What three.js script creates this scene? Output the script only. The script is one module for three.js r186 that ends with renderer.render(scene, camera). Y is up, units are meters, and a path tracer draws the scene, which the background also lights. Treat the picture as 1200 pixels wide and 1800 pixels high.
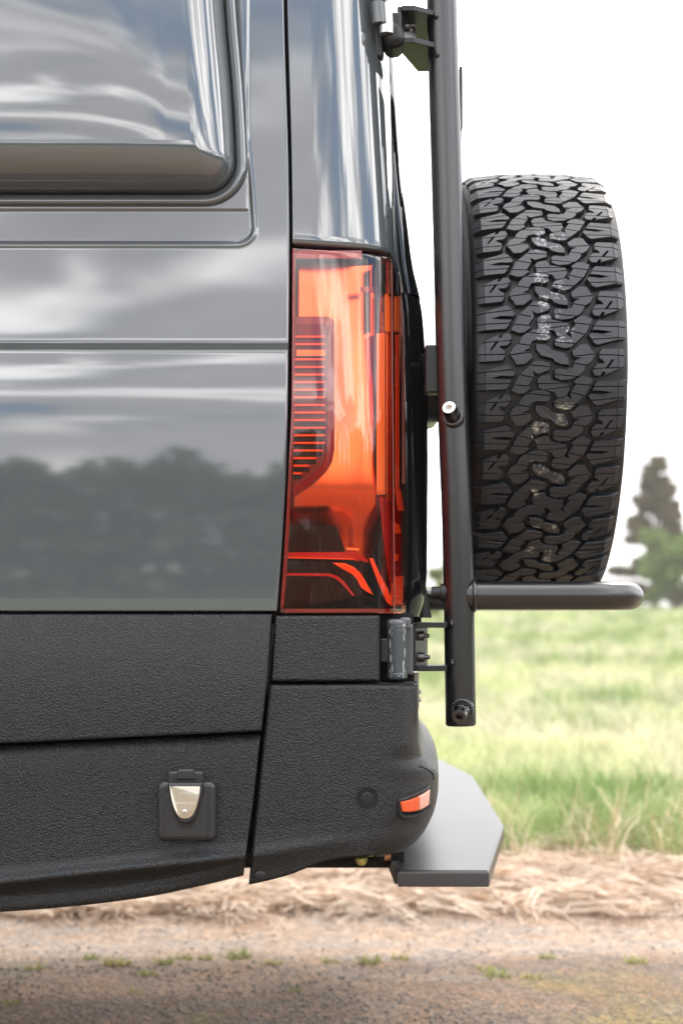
import * as THREE from 'three';
import { RoundedBoxGeometry } from 'three/addons/geometries/RoundedBoxGeometry.js';
import { mergeGeometries } from 'three/addons/utils/BufferGeometryUtils.js';

// ------------------------------------------------------------------ camera, sky, sun, exposure
const F = 2730, EYE = 1.05, DIST = 2.6, HORIZON = 1075, MIDDLE = 600;   // focal length in photo pixels, metres, metres, rows, columns
const scene = new THREE.Scene();
const camera = new THREE.PerspectiveCamera(2 * Math.atan(900 / F) * 180 / Math.PI, 1200 / 1800, 0.05, 3000);
camera.position.set(0, EYE, DIST);
camera.lookAt(0, EYE, 0);
camera.setViewOffset(1200, 1800, 0, -175, 1200, 1800);
camera.focus = 2.66;
camera.userData.fStop = 3.4;
camera.updateProjectionMatrix();

function hash(x, y, s) { let h = Math.imul(x, 374761393) + Math.imul(y, 668265263) + Math.imul(s, 1274126177) | 0; h = Math.imul(h ^ (h >>> 13), 1274126177); return ((h ^ (h >>> 16)) >>> 0) / 4294967296; }
function noise(x, y, s = 0, wrap = 0) {
  const xi = Math.floor(x), yi = Math.floor(y), u = x - xi, v = y - yi, a = u * u * (3 - 2 * u), b = v * v * (3 - 2 * v);
  const w = (n) => wrap ? ((n % wrap) + wrap) % wrap : n;
  const h = (i, j) => hash(w(xi + i), w(yi + j), s);
  return (h(0, 0) * (1 - a) + h(1, 0) * a) * (1 - b) + (h(0, 1) * (1 - a) + h(1, 1) * a) * b;
}
function fbm(x, y, s = 0, o = 5) { let t = 0, a = 0.5, n = 0; for (let i = 0; i < o; i++) { t += a * noise(x, y, s + i * 17); n += a; a *= 0.52; x = x * 2.03 + 11.3; y = y * 2.03 + 5.7; } return t / n; }
const clamp = (x, a = 0, b = 1) => Math.min(b, Math.max(a, x));
const step = (a, b, x) => { const t = clamp((x - a) / (b - a)); return t * t * (3 - 2 * t); };
const lerp = (a, b, t) => a + (b - a) * t;
function rng(seed) { let s = seed >>> 0; return () => { s = (s + 0x6D2B79F5) | 0; let t = Math.imul(s ^ (s >>> 15), 1 | s); t = t + Math.imul(t ^ (t >>> 7), 61 | t) ^ t; return ((t ^ (t >>> 14)) >>> 0) / 4294967296; }; }
function table(pts) { return (x) => { if (x <= pts[0][0]) return pts[0][1]; for (let i = 1; i < pts.length; i++) if (x <= pts[i][0]) { const t = (x - pts[i - 1][0]) / (pts[i][0] - pts[i - 1][0]); return lerp(pts[i - 1][1], pts[i][1], t); } return pts[pts.length - 1][1]; }; }
function smooth(pts) {                                             // monotone cubic through the points
  const n = pts.length, m = [], d = [];
  for (let i = 0; i < n - 1; i++) d.push((pts[i + 1][1] - pts[i][1]) / (pts[i + 1][0] - pts[i][0]));
  for (let i = 0; i < n; i++) m.push(i === 0 ? d[0] : i === n - 1 ? d[n - 2] : d[i - 1] * d[i] <= 0 ? 0 : 2 * d[i - 1] * d[i] / (d[i - 1] + d[i]));
  return (x) => {
    if (x <= pts[0][0]) return pts[0][1] + m[0] * (x - pts[0][0]) * 0; if (x >= pts[n - 1][0]) return pts[n - 1][1];
    let i = 0; while (x > pts[i + 1][0]) i++;
    const h = pts[i + 1][0] - pts[i][0], t = (x - pts[i][0]) / h, t2 = t * t, t3 = t2 * t;
    return (2 * t3 - 3 * t2 + 1) * pts[i][1] + (t3 - 2 * t2 + t) * h * m[i] + (-2 * t3 + 3 * t2) * pts[i + 1][1] + (t3 - t2) * h * m[i + 1];
  };
}

// broken cloud over a pale hazy horizon, blue between the clouds
function skyColour(x, y, z) {
  const e = Math.asin(clamp(y, -1, 1));
  if (e < -0.02) return [0.30, 0.29, 0.24];
  const k = 1.7 / (Math.max(y, 0) + 0.17), px = x * k, pz = z * k;
  const wx = fbm(px * 0.9 + 3, pz * 0.9, 71, 3) - 0.5, wz = fbm(px * 0.9, pz * 0.9 + 9, 83, 3) - 0.5;
  const n = fbm(px * 0.7 + wx * 1.1 + 4.3, pz * 1.1 + wz * 1.1 + 1.7, 5, 6);
  const thick = fbm(px * 1.0 + wx * 1.6 + 8, pz * 2.4 + wz * 1.6 + 2, 31, 7);
  const sunward = clamp(0.5 - 0.5 * z - 0.1 * x);
  const cover = step(0.26 - 0.12 * sunward, 0.46 - 0.12 * sunward, n + 0.05 * (1 - Math.min(1, e * 2)) - 0.13 * clamp(x - 0.2));
  const lit = Math.pow(step(0.44, 0.72, thick), 1.25) + 0.12 * step(0.3, 0.6, n);
  const haze = Math.exp(-Math.max(e, 0) * 7);
  const blue = [0.70, 1.10, 1.75];
  const white = [1.75 + 5.4 * lit, 1.73 + 5.3 * lit, 1.86 + 5.1 * lit];
  const air = [1.75, 1.77, 1.80];
  const c = [0, 1, 2].map((i) => lerp(lerp(blue[i], white[i], cover), air[i], haze * 0.75));
  return c;
}
{
  const w = 2048, h = 1024, data = new Float32Array(w * h * 4);
  for (let j = 0; j < h; j++) for (let i = 0; i < w; i++) {
    const th = (j + 0.5) / h * Math.PI - Math.PI / 2, ph = (i + 0.5) / w * 2 * Math.PI;
    // three.js equirect: u = atan2(z, x) / 2pi + 0.5, v = asin(y) / pi + 0.5
    const a = ph - Math.PI, c = skyColour(Math.cos(th) * Math.cos(a), Math.sin(th), Math.cos(th) * Math.sin(a));
    data.set([c[0], c[1], c[2], 1], (j * w + i) * 4);
  }
  const t = new THREE.DataTexture(data, w, h, THREE.RGBAFormat, THREE.FloatType);
  t.mapping = THREE.EquirectangularReflectionMapping; t.magFilter = t.minFilter = THREE.LinearFilter; t.wrapS = THREE.RepeatWrapping; t.needsUpdate = true;
  scene.background = t; scene.environment = t;
}
const sun = new THREE.DirectionalLight(new THREE.Color(1, 0.93, 0.82), 2.0);
sun.position.set(13, 25, -20); sun.target.position.set(0, 0, 0);
sun.castShadow = true; sun.shadow.radius = 14; sun.shadow.mapSize.set(2048, 2048);
Object.assign(sun.shadow.camera, { left: -14, right: 14, top: 14, bottom: -14, near: 1, far: 90 });
scene.add(sun, sun.target);

const renderer = new THREE.WebGLRenderer({ antialias: true });
renderer.toneMapping = THREE.LinearToneMapping;
renderer.toneMappingExposure = 0.8;
renderer.shadowMap.enabled = true; renderer.shadowMap.type = THREE.PCFSoftShadowMap;

// ------------------------------------------------------------------ helpers
const V = (x, y, z) => new THREE.Vector3(x, y, z);
const at = (px, py, z = 0) => V((px - MIDDLE) * (DIST - z) / F, EYE - (py - HORIZON) * (DIST - z) / F, z);   // a row and column of the photo on the plane z
const X0 = (px) => (px - MIDDLE) * DIST / F, Y0 = (py) => EYE - (py - HORIZON) * DIST / F;
const used = {};
function numbered(name) { const n = used[name] = (used[name] ?? -1) + 1; return n ? `${name}_${String(n).padStart(3, '0')}` : name; }
function thing(name, label, category, pos = [0, 0, 0], group) {
  const o = new THREE.Group(); o.name = numbered(name); scene.add(o); o.position.set(...pos);
  o.userData = { label, category }; if (group) o.userData.group = group; return o;
}
function part(name, geo, mat, parent, label) {
  const m = new THREE.Mesh(Array.isArray(geo) ? merge(geo) : geo, mat); m.name = name; m.castShadow = m.receiveShadow = true;
  if (label) m.userData.label = label; parent.add(m); return m;
}
function structure(name, geo, mat) { const m = part(name, geo, mat, scene); m.userData.kind = 'structure'; return m; }
function stuff(name, geo, mat, parent = scene, label, category) { const m = part(name, geo, mat, parent); m.userData.kind = 'stuff'; if (label) m.userData.label = label; if (category) m.userData.category = category; return m; }
function merge(list) {
  const l = list.map((g) => { let q = g.index ? g.toNonIndexed() : g; for (const k of Object.keys(q.attributes)) if (!['position', 'normal', 'uv'].includes(k)) q.deleteAttribute(k);
    if (!q.attributes.uv) q.setAttribute('uv', new THREE.BufferAttribute(new Float32Array(q.attributes.position.count * 2), 2)); if (!q.attributes.normal) q.computeVertexNormals(); return q; });
  return mergeGeometries(l);
}
function surface(rows, cols, fn, uvfn, flip = false) {               // a grid of points
  const p = [], uv = [], idx = [];
  for (let i = 0; i < rows; i++) for (let j = 0; j < cols; j++) { const q = fn(i, j); p.push(q.x, q.y, q.z); const t = uvfn ? uvfn(i, j, q) : [q.x - q.z, q.y]; uv.push(t[0], t[1]); }
  for (let i = 0; i < rows - 1; i++) for (let j = 0; j < cols - 1; j++) {
    const a = i * cols + j, b = a + 1, c = a + cols, d = c + 1;
    if (flip) idx.push(a, b, c, b, d, c); else idx.push(a, c, b, b, c, d);
  }
  const g = new THREE.BufferGeometry();
  g.setAttribute('position', new THREE.Float32BufferAttribute(p, 3)); g.setAttribute('uv', new THREE.Float32BufferAttribute(uv, 2)); g.setIndex(idx); g.computeVertexNormals(); return g;
}
function box(w, h, d, x, y, z, r = 0.003, rot) { const g = new RoundedBoxGeometry(w, h, d, 2, Math.min(r, w / 2.01, h / 2.01, d / 2.01)); if (rot) { g.rotateX(rot[0]); g.rotateY(rot[1]); g.rotateZ(rot[2]); } g.translate(x, y, z); return g; }
function rod(a, b, r, r2 = r, seg = 24, capped = true) {
  const d = b.clone().sub(a), g = new THREE.CylinderGeometry(r2, r, d.length(), seg, 1, !capped);
  g.applyQuaternion(new THREE.Quaternion().setFromUnitVectors(V(0, 1, 0), d.normalize())); g.translate((a.x + b.x) / 2, (a.y + b.y) / 2, (a.z + b.z) / 2); return g;
}
function lathe(pts, a, dir, seg = 32) { const g = new THREE.LatheGeometry(pts.map((q) => new THREE.Vector2(Math.max(q[0], 1e-5), q[1])), seg); g.applyQuaternion(new THREE.Quaternion().setFromUnitVectors(V(0, 1, 0), dir.clone().normalize())); g.translate(a.x, a.y, a.z); return g; }
function plate(pts, depth, bevel = 0.0012) { const s = new THREE.Shape(pts.map((q) => new THREE.Vector2(q[0], q[1]))); return new THREE.ExtrudeGeometry(s, { depth, bevelEnabled: bevel > 0, bevelSize: bevel, bevelThickness: bevel, bevelOffset: -bevel, bevelSegments: 2, curveSegments: 10 }); }
function dataTexture(n, fn, srgb, repeat = 1) {
  const d = new Uint8Array(n * n * 4);
  for (let j = 0; j < n; j++) for (let i = 0; i < n; i++) { const c = fn(i, j); const k = (j * n + i) * 4; d[k] = clamp(c[0]) * 255; d[k + 1] = clamp(c[1]) * 255; d[k + 2] = clamp(c[2]) * 255; d[k + 3] = 255; }
  const t = new THREE.DataTexture(d, n, n); t.wrapS = t.wrapT = THREE.RepeatWrapping; t.magFilter = THREE.LinearFilter; t.minFilter = THREE.LinearMipmapLinearFilter; t.generateMipmaps = true;
  if (srgb) t.colorSpace = THREE.SRGBColorSpace; t.repeat.set(repeat, repeat); t.needsUpdate = true; return t;
}
const grey = (v) => [v, v, v];

// ------------------------------------------------------------------ materials
const rgb = (r, g, b) => new THREE.Color().setRGB(r, g, b);
const M = {};
const linerBump = dataTexture(1024, (i, j) => {
  return grey(step(0.3, 0.85, noise(i / 2.56, j / 2.56, 3, 400)));
}, false, 1 / 0.46);
const linerGlints = dataTexture(1024, (i, j) => { const a = noise(i / 2.56, j / 2.56, 3, 400), b = noise(i / 64, j / 64, 19, 16); return grey(0.18 + 0.62 * step(0.25, 0.85, a) + 0.08 * b); }, false, 1 / 0.46);  // raised grains painted lighter: their glints are put into the colour
const grain = dataTexture(512, (i, j) => grey(0.6 * noise(i / 2, j / 2, 51, 256) + 0.4 * noise(i / 5.12, j / 5.12, 52, 100)), false, 1 / 0.16);
M.paint = new THREE.MeshPhysicalMaterial({ color: rgb(0.083, 0.096, 0.104), roughness: 0.042, ior: 2.2 });
M.liner = new THREE.MeshPhysicalMaterial({ color: rgb(0.0165, 0.0200, 0.0240), map: linerGlints, roughness: 0.39, bumpMap: linerBump, bumpScale: 0.0010, ior: 1.5 });
M.linerPale = M.liner;
M.powder = new THREE.MeshPhysicalMaterial({ color: rgb(0.0060, 0.0072, 0.0086), roughness: 0.27, bumpMap: grain, bumpScale: 0.00006, ior: 1.75 });
M.blackGloss = new THREE.MeshPhysicalMaterial({ color: rgb(0.006, 0.0065, 0.008), roughness: 0.06, ior: 1.6 });
M.blackPlastic = new THREE.MeshPhysicalMaterial({ color: rgb(0.009, 0.0095, 0.011), roughness: 0.42 });
M.rubber = new THREE.MeshPhysicalMaterial({ color: rgb(0.014, 0.014, 0.015), roughness: 0.6 });
M.void = new THREE.MeshStandardMaterial({ color: rgb(0.006, 0.006, 0.007), roughness: 0.9 });
M.steel = new THREE.MeshPhysicalMaterial({ color: rgb(0.55, 0.52, 0.5), roughness: 0.3, metalness: 1 });
M.darkSteel = new THREE.MeshPhysicalMaterial({ color: rgb(0.12, 0.11, 0.11), roughness: 0.28, metalness: 0.9 });
M.zinc = new THREE.MeshPhysicalMaterial({ color: rgb(0.62, 0.63, 0.62), roughness: 0.35, metalness: 0.9 });
M.brass = new THREE.MeshPhysicalMaterial({ color: rgb(0.62, 0.58, 0.22), roughness: 0.4, metalness: 0.7 });
M.satin = new THREE.MeshPhysicalMaterial({ color: rgb(0.009, 0.0095, 0.0105), roughness: 0.34, ior: 1.5 });
// ------------------------------------------------------------------ ground
const rise = (z) => 0.93 * step(-8, -80, z);
const groundY = (x, z) => rise(z) - 0.004;
{
  const soil = dataTexture(512, (i, j) => { const a = fbmWrap(i, j, 41), b = noise(i / 4, j / 4, 44, 128); const t = clamp(0.5 * a + 0.6 * b); return [0.25 + 0.18 * t, 0.27 + 0.17 * t, 0.19 + 0.14 * t]; }, true, 1 / 3);
  const zs = [60, 30, 12, 4, 0, -4, -8]; for (let z = -10; z >= -100; z -= 3) zs.push(z); zs.push(-200, -500, -1500);
  const xs = [-1500, -400, -100, -30, -10, 0, 10, 30, 100, 400, 1500];
  zs[0] = 1500; zs.splice(1, 0, 300, 60);
  const g = surface(zs.length, xs.length, (i, j) => V(xs[j], groundY(xs[j], zs[i]) - 0.012, zs[i]), (i, j, q) => [q.x, q.z], true);
  structure('ground', g, new THREE.MeshStandardMaterial({ map: soil, roughness: 1 }));

  // the gravel track: dark gravel nearest, a pale dusty wheel rut, then crumbling edge under the straw
  const gravel = dataTexture(1024, (i, j) => {
    const a = noise(i / 8, j / 8, 61, 128), b = noise(i / 3.2, j / 3.2, 62, 320), c = noise(i / 64, j / 64, 63, 16), d = noise(i / 16, j / 16, 64, 64);
    const t = 0.35 * a + 0.4 * b + 0.25 * d, warm = 0.05 * (c - 0.5) + 0.05 * (a - 0.5);
    const v = 0.40 + 0.42 * t; return [v + 0.035 + warm, v, v - 0.035 - warm];
  }, true, 1 / 1.5);
  const gravelBump = dataTexture(512, (i, j) => grey(0.5 * noise(i / 8, j / 8, 66, 64) + 0.5 * noise(i / 3.2, j / 3.2, 67, 160)), false, 1 / 0.9);
  const nx = 180, nz = 200, x0 = -9, x1 = 9, z0 = 10, z1 = -3.1;
  const geo = surface(nz, nx, (i, j) => { const x = lerp(x0, x1, j / (nx - 1)), z = lerp(z0, z1, i / (nz - 1)); const r = -0.02 * Math.exp(-(((z + 2.42) / 0.22) ** 2)); return V(x, 0.012 + r + 0.012 * (fbm(x * 3, z * 3, 90, 3) - 0.5), z); }, (i, j, q) => [q.x, q.z], true);
  const col = [], p = geo.attributes.position;
  for (let i = 0; i < p.count; i++) {
    const x = p.getX(i), z = p.getZ(i), n = fbm(x * 1.3, z * 4, 12, 4) - 0.5, f = fbm(x * 9, z * 9, 14, 3) - 0.5;
    const dust = step(-1.85, -2.2, z + n * 0.5 + f * 0.3);
    const a = [0.57, 0.445, 0.355], b = [0.98, 0.85, 0.75], moss = step(0.55, 0.75, fbm(x * 2.2 + 7, z * 2.2, 17, 4)) * (1 - dust);
    const c = a.map((v, k) => lerp(v * (1 + f * 0.3), b[k], dust));
    c[1] *= 1 + 0.12 * moss; c[2] *= 1 - 0.3 * moss; col.push(...c);
  }
  geo.setAttribute('color', new THREE.Float32BufferAttribute(col, 3));
  structure('gravel_track', geo, new THREE.MeshStandardMaterial({ map: gravel, vertexColors: true, roughness: 0.95, bumpMap: gravelBump, bumpScale: 0.012 }));
}
function fbmWrap(i, j, s) { return 0.5 * noise(i / 64, j / 64, s, 8) + 0.3 * noise(i / 16, j / 16, s + 1, 32) + 0.2 * noise(i / 8, j / 8, s + 2, 64); }

function instanced(name, geo, mat, list, label, category) {
  const m = new THREE.InstancedMesh(geo, mat, list.length), q = new THREE.Quaternion(), e = new THREE.Euler(), mt = new THREE.Matrix4();
  list.forEach((o, i) => { e.set(o.tx ?? 0, o.ry, o.tz ?? 0, 'YXZ'); q.setFromEuler(e); mt.compose(V(o.x, o.y, o.z), q, V(o.s, o.sy ?? o.s, o.s)); m.setMatrixAt(i, mt); if (o.c) m.setColorAt(i, o.c); });
  m.name = name; m.castShadow = m.receiveShadow = true; m.userData = { kind: 'stuff', label, category }; scene.add(m); return m;
}
// loose stones on the track
{
  const R = rng(5), g = new THREE.IcosahedronGeometry(1, 1), p = g.attributes.position;
  for (let i = 0; i < p.count; i++) { const x = p.getX(i), y = p.getY(i), z = p.getZ(i), k = 0.75 + 0.5 * noise(x * 2 + 9, y * 2 + z * 3, 8); p.setXYZ(i, x * k, y * k * 0.62, z * k); }
  g.computeVertexNormals();
  const l = [];
  for (let i = 0; i < 26000; i++) {
    const z = lerp(-0.6, -2.95, Math.pow(R(), 0.9)), x = lerp(-2.0, 2.2, R()), s = 0.0020 + 0.0042 * Math.pow(R(), 3); const v = 0.13 + 0.15 * R();
    if (z < -1.95 && R() < 0.9) continue;
    l.push({ x, y: 0.012 + s * 0.2, z, s, ry: R() * 6.3, tx: (R() - 0.5), tz: R() - 0.5, c: rgb(v * 1.08, v * 0.98, v * 0.86) });
  }
  instanced('loose_gravel', g, new THREE.MeshStandardMaterial({ roughness: 0.9 }), l, 'loose grey and brown stones scattered on the track', 'gravel');
}
// one ribbon of grass: root, lean, length, width
function ribbon(out, x, z, ang, len, wid, lean, segs = 4) {
  const dx = Math.cos(ang), dz = Math.sin(ang), sx = -dz, sz = dx; let prev = null;
  for (let k = 0; k <= segs; k++) {
    const t = k / segs, b = lean * t, h = len * t * Math.cos(b * 0.75), o = len * t * Math.sin(b * 0.9), w = wid * (1 - t * t * 0.95) / 2;
    const c = V(x + dx * o, h, z + dz * o), l = V(c.x + sx * w, c.y, c.z + sz * w), r = V(c.x - sx * w, c.y, c.z - sz * w);
    if (prev) out.push(prev[0], prev[1], l, prev[1], r, l); prev = [l, r];
  }
}
function tris(list) { const g = new THREE.BufferGeometry(), a = new Float32Array(list.length * 3); list.forEach((v, i) => a.set([v.x, v.y, v.z], i * 3)); g.setAttribute('position', new THREE.BufferAttribute(a, 3)); g.computeVertexNormals(); return g; }
function tuft(seed, n, rad, h0, h1, wid, leanMax) { const R = rng(seed), o = []; for (let i = 0; i < n; i++) { const a = R() * 6.28, r = rad * Math.sqrt(R()); ribbon(o, Math.cos(a) * r, Math.sin(a) * r, R() * 6.28, lerp(h0, h1, R()), wid * lerp(0.6, 1.2, R()), leanMax * (0.2 + R())); } return tris(o); }
const leafMat = (o = {}) => new THREE.MeshPhysicalMaterial({ color: 0xffffff, roughness: 0.75, transmission: 0.35, thickness: 0, side: THREE.DoubleSide, specularIntensity: 0.4, ...o });
{
  const R = rng(21), kinds = [0, 1, 2].map(() => []);
  const put = (z0, z1, density, s0, s1) => {
    const area = (z0 - z1) * 0.5 * ((DIST - z0) + (DIST - z1)) * 0.62, n = Math.round(area * density);
    for (let i = 0; i < n; i++) {
      const z = lerp(z0, z1, R()), d = DIST - z, x = lerp(-0.22 * d - 0.3, 0.40 * d + 0.3, R());
      const edge = -3.62 - 0.35 * (fbm(x * 1.4, 3.1, 33, 3) - 0.5) * 2; if (z > edge) continue;
      const patch = fbm(x * 0.5 + 2, z * 0.22, 37, 4), near = step(-6.8, -4.6, z), lush = clamp(step(0.5, 0.68, fbm(x * 0.9, z * 0.7 + 5, 39, 3)) * 0.75 + near * 0.75 * step(0.36, 0.56, fbm(x * 1.5 + 4, z, 45, 3)));
      const dry = step(0.44, 0.64, patch) * (1 - lush * 0.85);
      const green = [0.19, 0.31, 0.08], straw = [0.76, 0.71, 0.52], yellow = [0.60, 0.64, 0.33], b = 0.75 + 0.5 * R();
      const m = yellow.map((v, k) => lerp(lerp(v, straw[k], dry * (0.55 + 0.45 * R())), green[k], lush) * b);
      kinds[i % 3].push({ x, y: groundY(x, z) - 0.01, z, s: lerp(s0, s1, R()), sy: lerp(s0, s1, R()) * lerp(0.7, 1.15, R()) * (0.7 + 0.45 * lush), ry: R() * 6.28, c: rgb(...m) });
    }
  };
  put(-3.3, -6, 300, 0.7, 1.2); put(-6, -10, 90, 0.7, 1.1); put(-10, -24, 26, 0.9, 1.35); put(-24, -50, 7, 1.3, 1.9); put(-50, -92, 3.5, 1.6, 2.4);
  const mat = leafMat();
  kinds.forEach((l, i) => instanced('meadow_grass', tuft(100 + i, 16, 0.10, 0.12, 0.30, 0.007, 1.0), mat, l, `tall meadow grass, mix ${['green and yellow', 'with dry tips', 'of pale stems'][i]}`, 'grass'));
}
// dead straw lying along the edge of the track
{
  const R = rng(77), l = [], g = [0, 1].map((k) => {
    const Q = rng(300 + k), o = [];
    for (let i = 0; i < 40; i++) { const a = Q() * 6.28, len = lerp(0.16, 0.40, Q()), w = 0.0017 * lerp(0.6, 1.5, Q()), h = 0.04 * Q() * Q() + 0.006, cx = (Q() - 0.5) * 0.2, cz = (Q() - 0.5) * 0.12, cv = (Q() - 0.5) * 1.6;
      let prev = null; for (let s = 0; s <= 4; s++) { const t = s / 4 - 0.5, b = a + cv * t, x = cx + Math.cos(b) * len * t, z = cz + Math.sin(b) * len * t * 0.7, y = h + 0.03 * (0.25 - t * t) * Q() + 0.02 * t; const sx = -Math.sin(b) * w, sz = Math.cos(b) * w; const p = [V(x + sx, y + w, z + sz), V(x - sx, y - w * 0.3, z - sz)]; if (prev) o.push(prev[0], prev[1], p[0], prev[1], p[1], p[0]); prev = p; } }
    return tris(o);
  });
  const kinds = [[], []];
  for (let i = 0; i < 7200; i++) {
    const x = lerp(-2.6, 2.8, R()), t = R(), z = lerp(-2.72, -4.0, t), lo = -2.85 + 0.35 * (fbm(x * 1.5, 1, 3, 3) - 0.5); if (z > lo && R() < 0.86) continue; if (z < -3.75 && R() < 0.5) continue;
    const mound = 0.045 * step(-2.8, -3.4, z) * (0.5 + fbm(x * 2.5, z * 2.5, 6, 3)), b = 0.8 + 0.4 * R(), r = R();
    kinds[i % 2].push({ x, y: 0.004 + mound * Math.pow(R(), 0.6), z, s: lerp(0.6, 1.05, R()), ry: R() * 6.28, tx: (R() - 0.5) * 0.5, tz: (R() - 0.5) * 0.5, c: r < 0.12 ? rgb(0.50 * b, 0.38 * b, 0.28 * b) : rgb(0.74 * b, 0.61 * b, 0.49 * b) });
  }
  const mat = leafMat({ transmission: 0.2 });
  kinds.forEach((k, i) => instanced('dead_straw', g[i], mat, k, ['dead blond straw matted along the edge of the track', 'loose blond straw lying on the verge beside the track'][i], 'straw'));
  // a thatch of older straw under it
  const nx = 90, nz = 26, th = surface(nz, nx, (i, j) => { const x = lerp(-4, 4.4, j / (nx - 1)), z = lerp(-2.75, -4.3, i / (nz - 1)), e = step(0, 0.35, Math.min(i / (nz - 1), 1 - i / (nz - 1))); return V(x, -0.012 + e * (0.02 + 0.035 * fbm(x * 2.5, z * 2.5, 6, 3)), z); }, (i, j, q) => [q.x, q.z], true);
  const tex = dataTexture(512, (i, j) => { const a = noise(i / 32, j / 2, 71, 256), b = noise(i / 2, j / 16, 72, 256), t = 0.5 * a + 0.5 * b; return [0.68 + 0.25 * t, 0.56 + 0.26 * t, 0.45 + 0.24 * t]; }, true, 1 / 0.6);
  stuff('straw_thatch', th, new THREE.MeshStandardMaterial({ map: tex, roughness: 1, bumpMap: tex, bumpScale: 0.01 }), scene, 'flattened layer of dead straw under the loose straw', 'straw');
  // bent stems standing out of the straw into the grass
  const st = []; for (let i = 0; i < 150; i++) { const x = lerp(-0.6, 2.4, R()), z = lerp(-3.3, -4.1, R()); st.push({ x, y: 0.03, z, s: lerp(0.7, 1.5, R()), ry: R() * 6.28, c: rgb(0.6, 0.5, 0.33) }); }
  instanced('dry_stems', tuft(410, 5, 0.05, 0.15, 0.34, 0.006, 1.5), mat, st, 'pale dry stems standing between the straw and the grass', 'grass');
}
// weeds on the track
{
  const g0 = [0, 1, 2].map((k) => tuft(500 + k, 34, 0.035, 0.018, 0.05, 0.008, 1.6));
  const wm = [leafMat({ color: rgb(0.42, 0.40, 0.14) }), leafMat({ color: rgb(0.36, 0.38, 0.14) }), leafMat({ color: rgb(0.46, 0.41, 0.16) })];
  const spots = [[62, 1700, 1.0], [160, 1683, 0.9], [205, 1693, 1.5], [262, 1712, 1.0], [290, 1690, 1.1], [325, 1683, 0.9], [361, 1682, 0.9], [420, 1680, 1.4], [480, 1692, 1.0], [580, 1690, 0.9], [650, 1690, 1.4], [705, 1684, 1.0], [855, 1703, 1.0], [873, 1716, 1.3], [935, 1718, 1.0], [1118, 1690, 1.2], [520, 1738, 0.7], [240, 1745, 0.8], [20, 1762, 0.8], [960, 1682, 0.9]];
  const where = ['at far left', 'left of the outlet box', 'widest clump below the outlet box', 'trailing just below the wide clump', 'under the outlet box', 'right of the outlet box', 'small, under the panel seam', 'broad pale clump under the bumper seam', 'under the bumper', 'in front of the hitch fittings', 'largest, left of the step plate', 'under the near step corner', 'right of the step plate, upper', 'right of the step plate, lower and fuller', 'alone in the open gravel', 'nearest the right edge of the view', 'tiny, low in the middle gravel', 'tiny, low in the shaded left gravel', 'lowest at the left edge', 'small, on the pale rut at right'];
  spots.forEach(([px, py, s], i) => {
    const d = (EYE - 0.015) * F / (py - HORIZON), z = DIST - d, x = (px - MIDDLE) * d / F;
    const t = thing('weed_tuft', `low green weed tuft on gravel, ${where[i]}`, 'weed', [x, 0.008, z], 'weeds on the gravel track');
    const m = part('leaf_tuft', g0[i % 3], wm[(i * 7) % 3], t); m.rotation.y = i; m.scale.set(s * 0.74, s * 0.6, s * 0.74);
  });
}
// ------------------------------------------------------------------ van: body panels
const van = thing('van', 'dark grey van seen from its rear corner with textured black lower cladding', 'van', [0, 0, 0]);
const tilt = smooth([[-720, 9], [-300, 6.2], [0, 4.8], [300, 4.0], [430, 3.6], [560, 3.1], [590, 2.6], [600, 0.5], [606.5, -6], [611, -6], [617, 2.5], [623, 5.5], [650, 4.2], [700, 2.4], [745, 1.0], [860, 0.1], [1000, -0.6], [1075, -1.2]]);
const baseTable = []; { let z = 0; for (let py = 1075; py >= -740; py -= 1) { baseTable.push(z); z -= Math.tan(tilt(py) * Math.PI / 180) * DIST / F; } }
const base = (py) => { const k = clamp(1075 - py, 0, 1814.9), i = Math.floor(k), t = k - i; return lerp(baseTable[i], baseTable[i + 1] ?? baseTable[i], t); };
const lampBase = smooth([[-720, base(-720)], [-200, base(-200)], [100, base(100)], [430, base(430)], [600, base(600)], [760, base(760)], [1080, 0]]);
const seam = smooth([[-720, 488], [0, 498], [300, 507], [430, 508.5], [700, 506], [820, 503], [950, 496], [1075, 487]]);     // right edge of the side panel
const seamB = (py) => seam(py) + 4.5;

// signed distance inside a shape bounded at right by an edge, below by a row, rounded at the corner
function inside(px, py, xr, yb, r) { const dx = xr - px, dy = yb - py; if (dx < r && dy < r) return r - Math.hypot(r - dx, r - dy); return Math.min(dx, dy); }
const outerRight = smooth([[-720, 380], [0, 420], [150, 428], [280, 438], [370, 446], [430, 450]]);
const flangeRight = smooth([[-720, 372], [0, 413.5], [170, 428], [260, 433], [360, 437]]);
function sideZ(px, py) {
  let z = base(py);
  const d = inside(px, py, outerRight(py), 427, 34);
  z -= 0.0050 * step(0, 10, d) - 0.0012 * Math.exp(-(((d + 1) / 3) ** 2));
  const ledge = step(366, 361, py) * step(437, 430, px); z += 0.0032 * ledge;
  const f = inside(px, py, flangeRight(py), 357, 78); if (f > 0) z -= 0.004 * step(0, 5, f);
  const q = Math.min(seam(py) - px, 1075 - py) / 4.5; if (q < 1) z -= 0.0042 * (1 - Math.sqrt(Math.max(0, 1 - (1 - q) ** 2)));
  const hem = step(1052, 1066, py); z -= 0.0003 * hem;
  return z;
}
function heightField(cols, rows, zf, edges) {                        // columns and rows of the photo, depth from zf; edges: extra points going inwards
  const C = cols.length, g = surface(rows.length, C, (i, j) => { const py = rows[i], px = cols[j](py); const z = zf(px, py, i, j); return V(X0(px), Y0(py), z); }, (i, j, q) => [q.x, q.y]);
  return g;
}
const range = (a, b, n) => Array.from({ length: n + 1 }, (_, i) => lerp(a, b, i / n));
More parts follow.
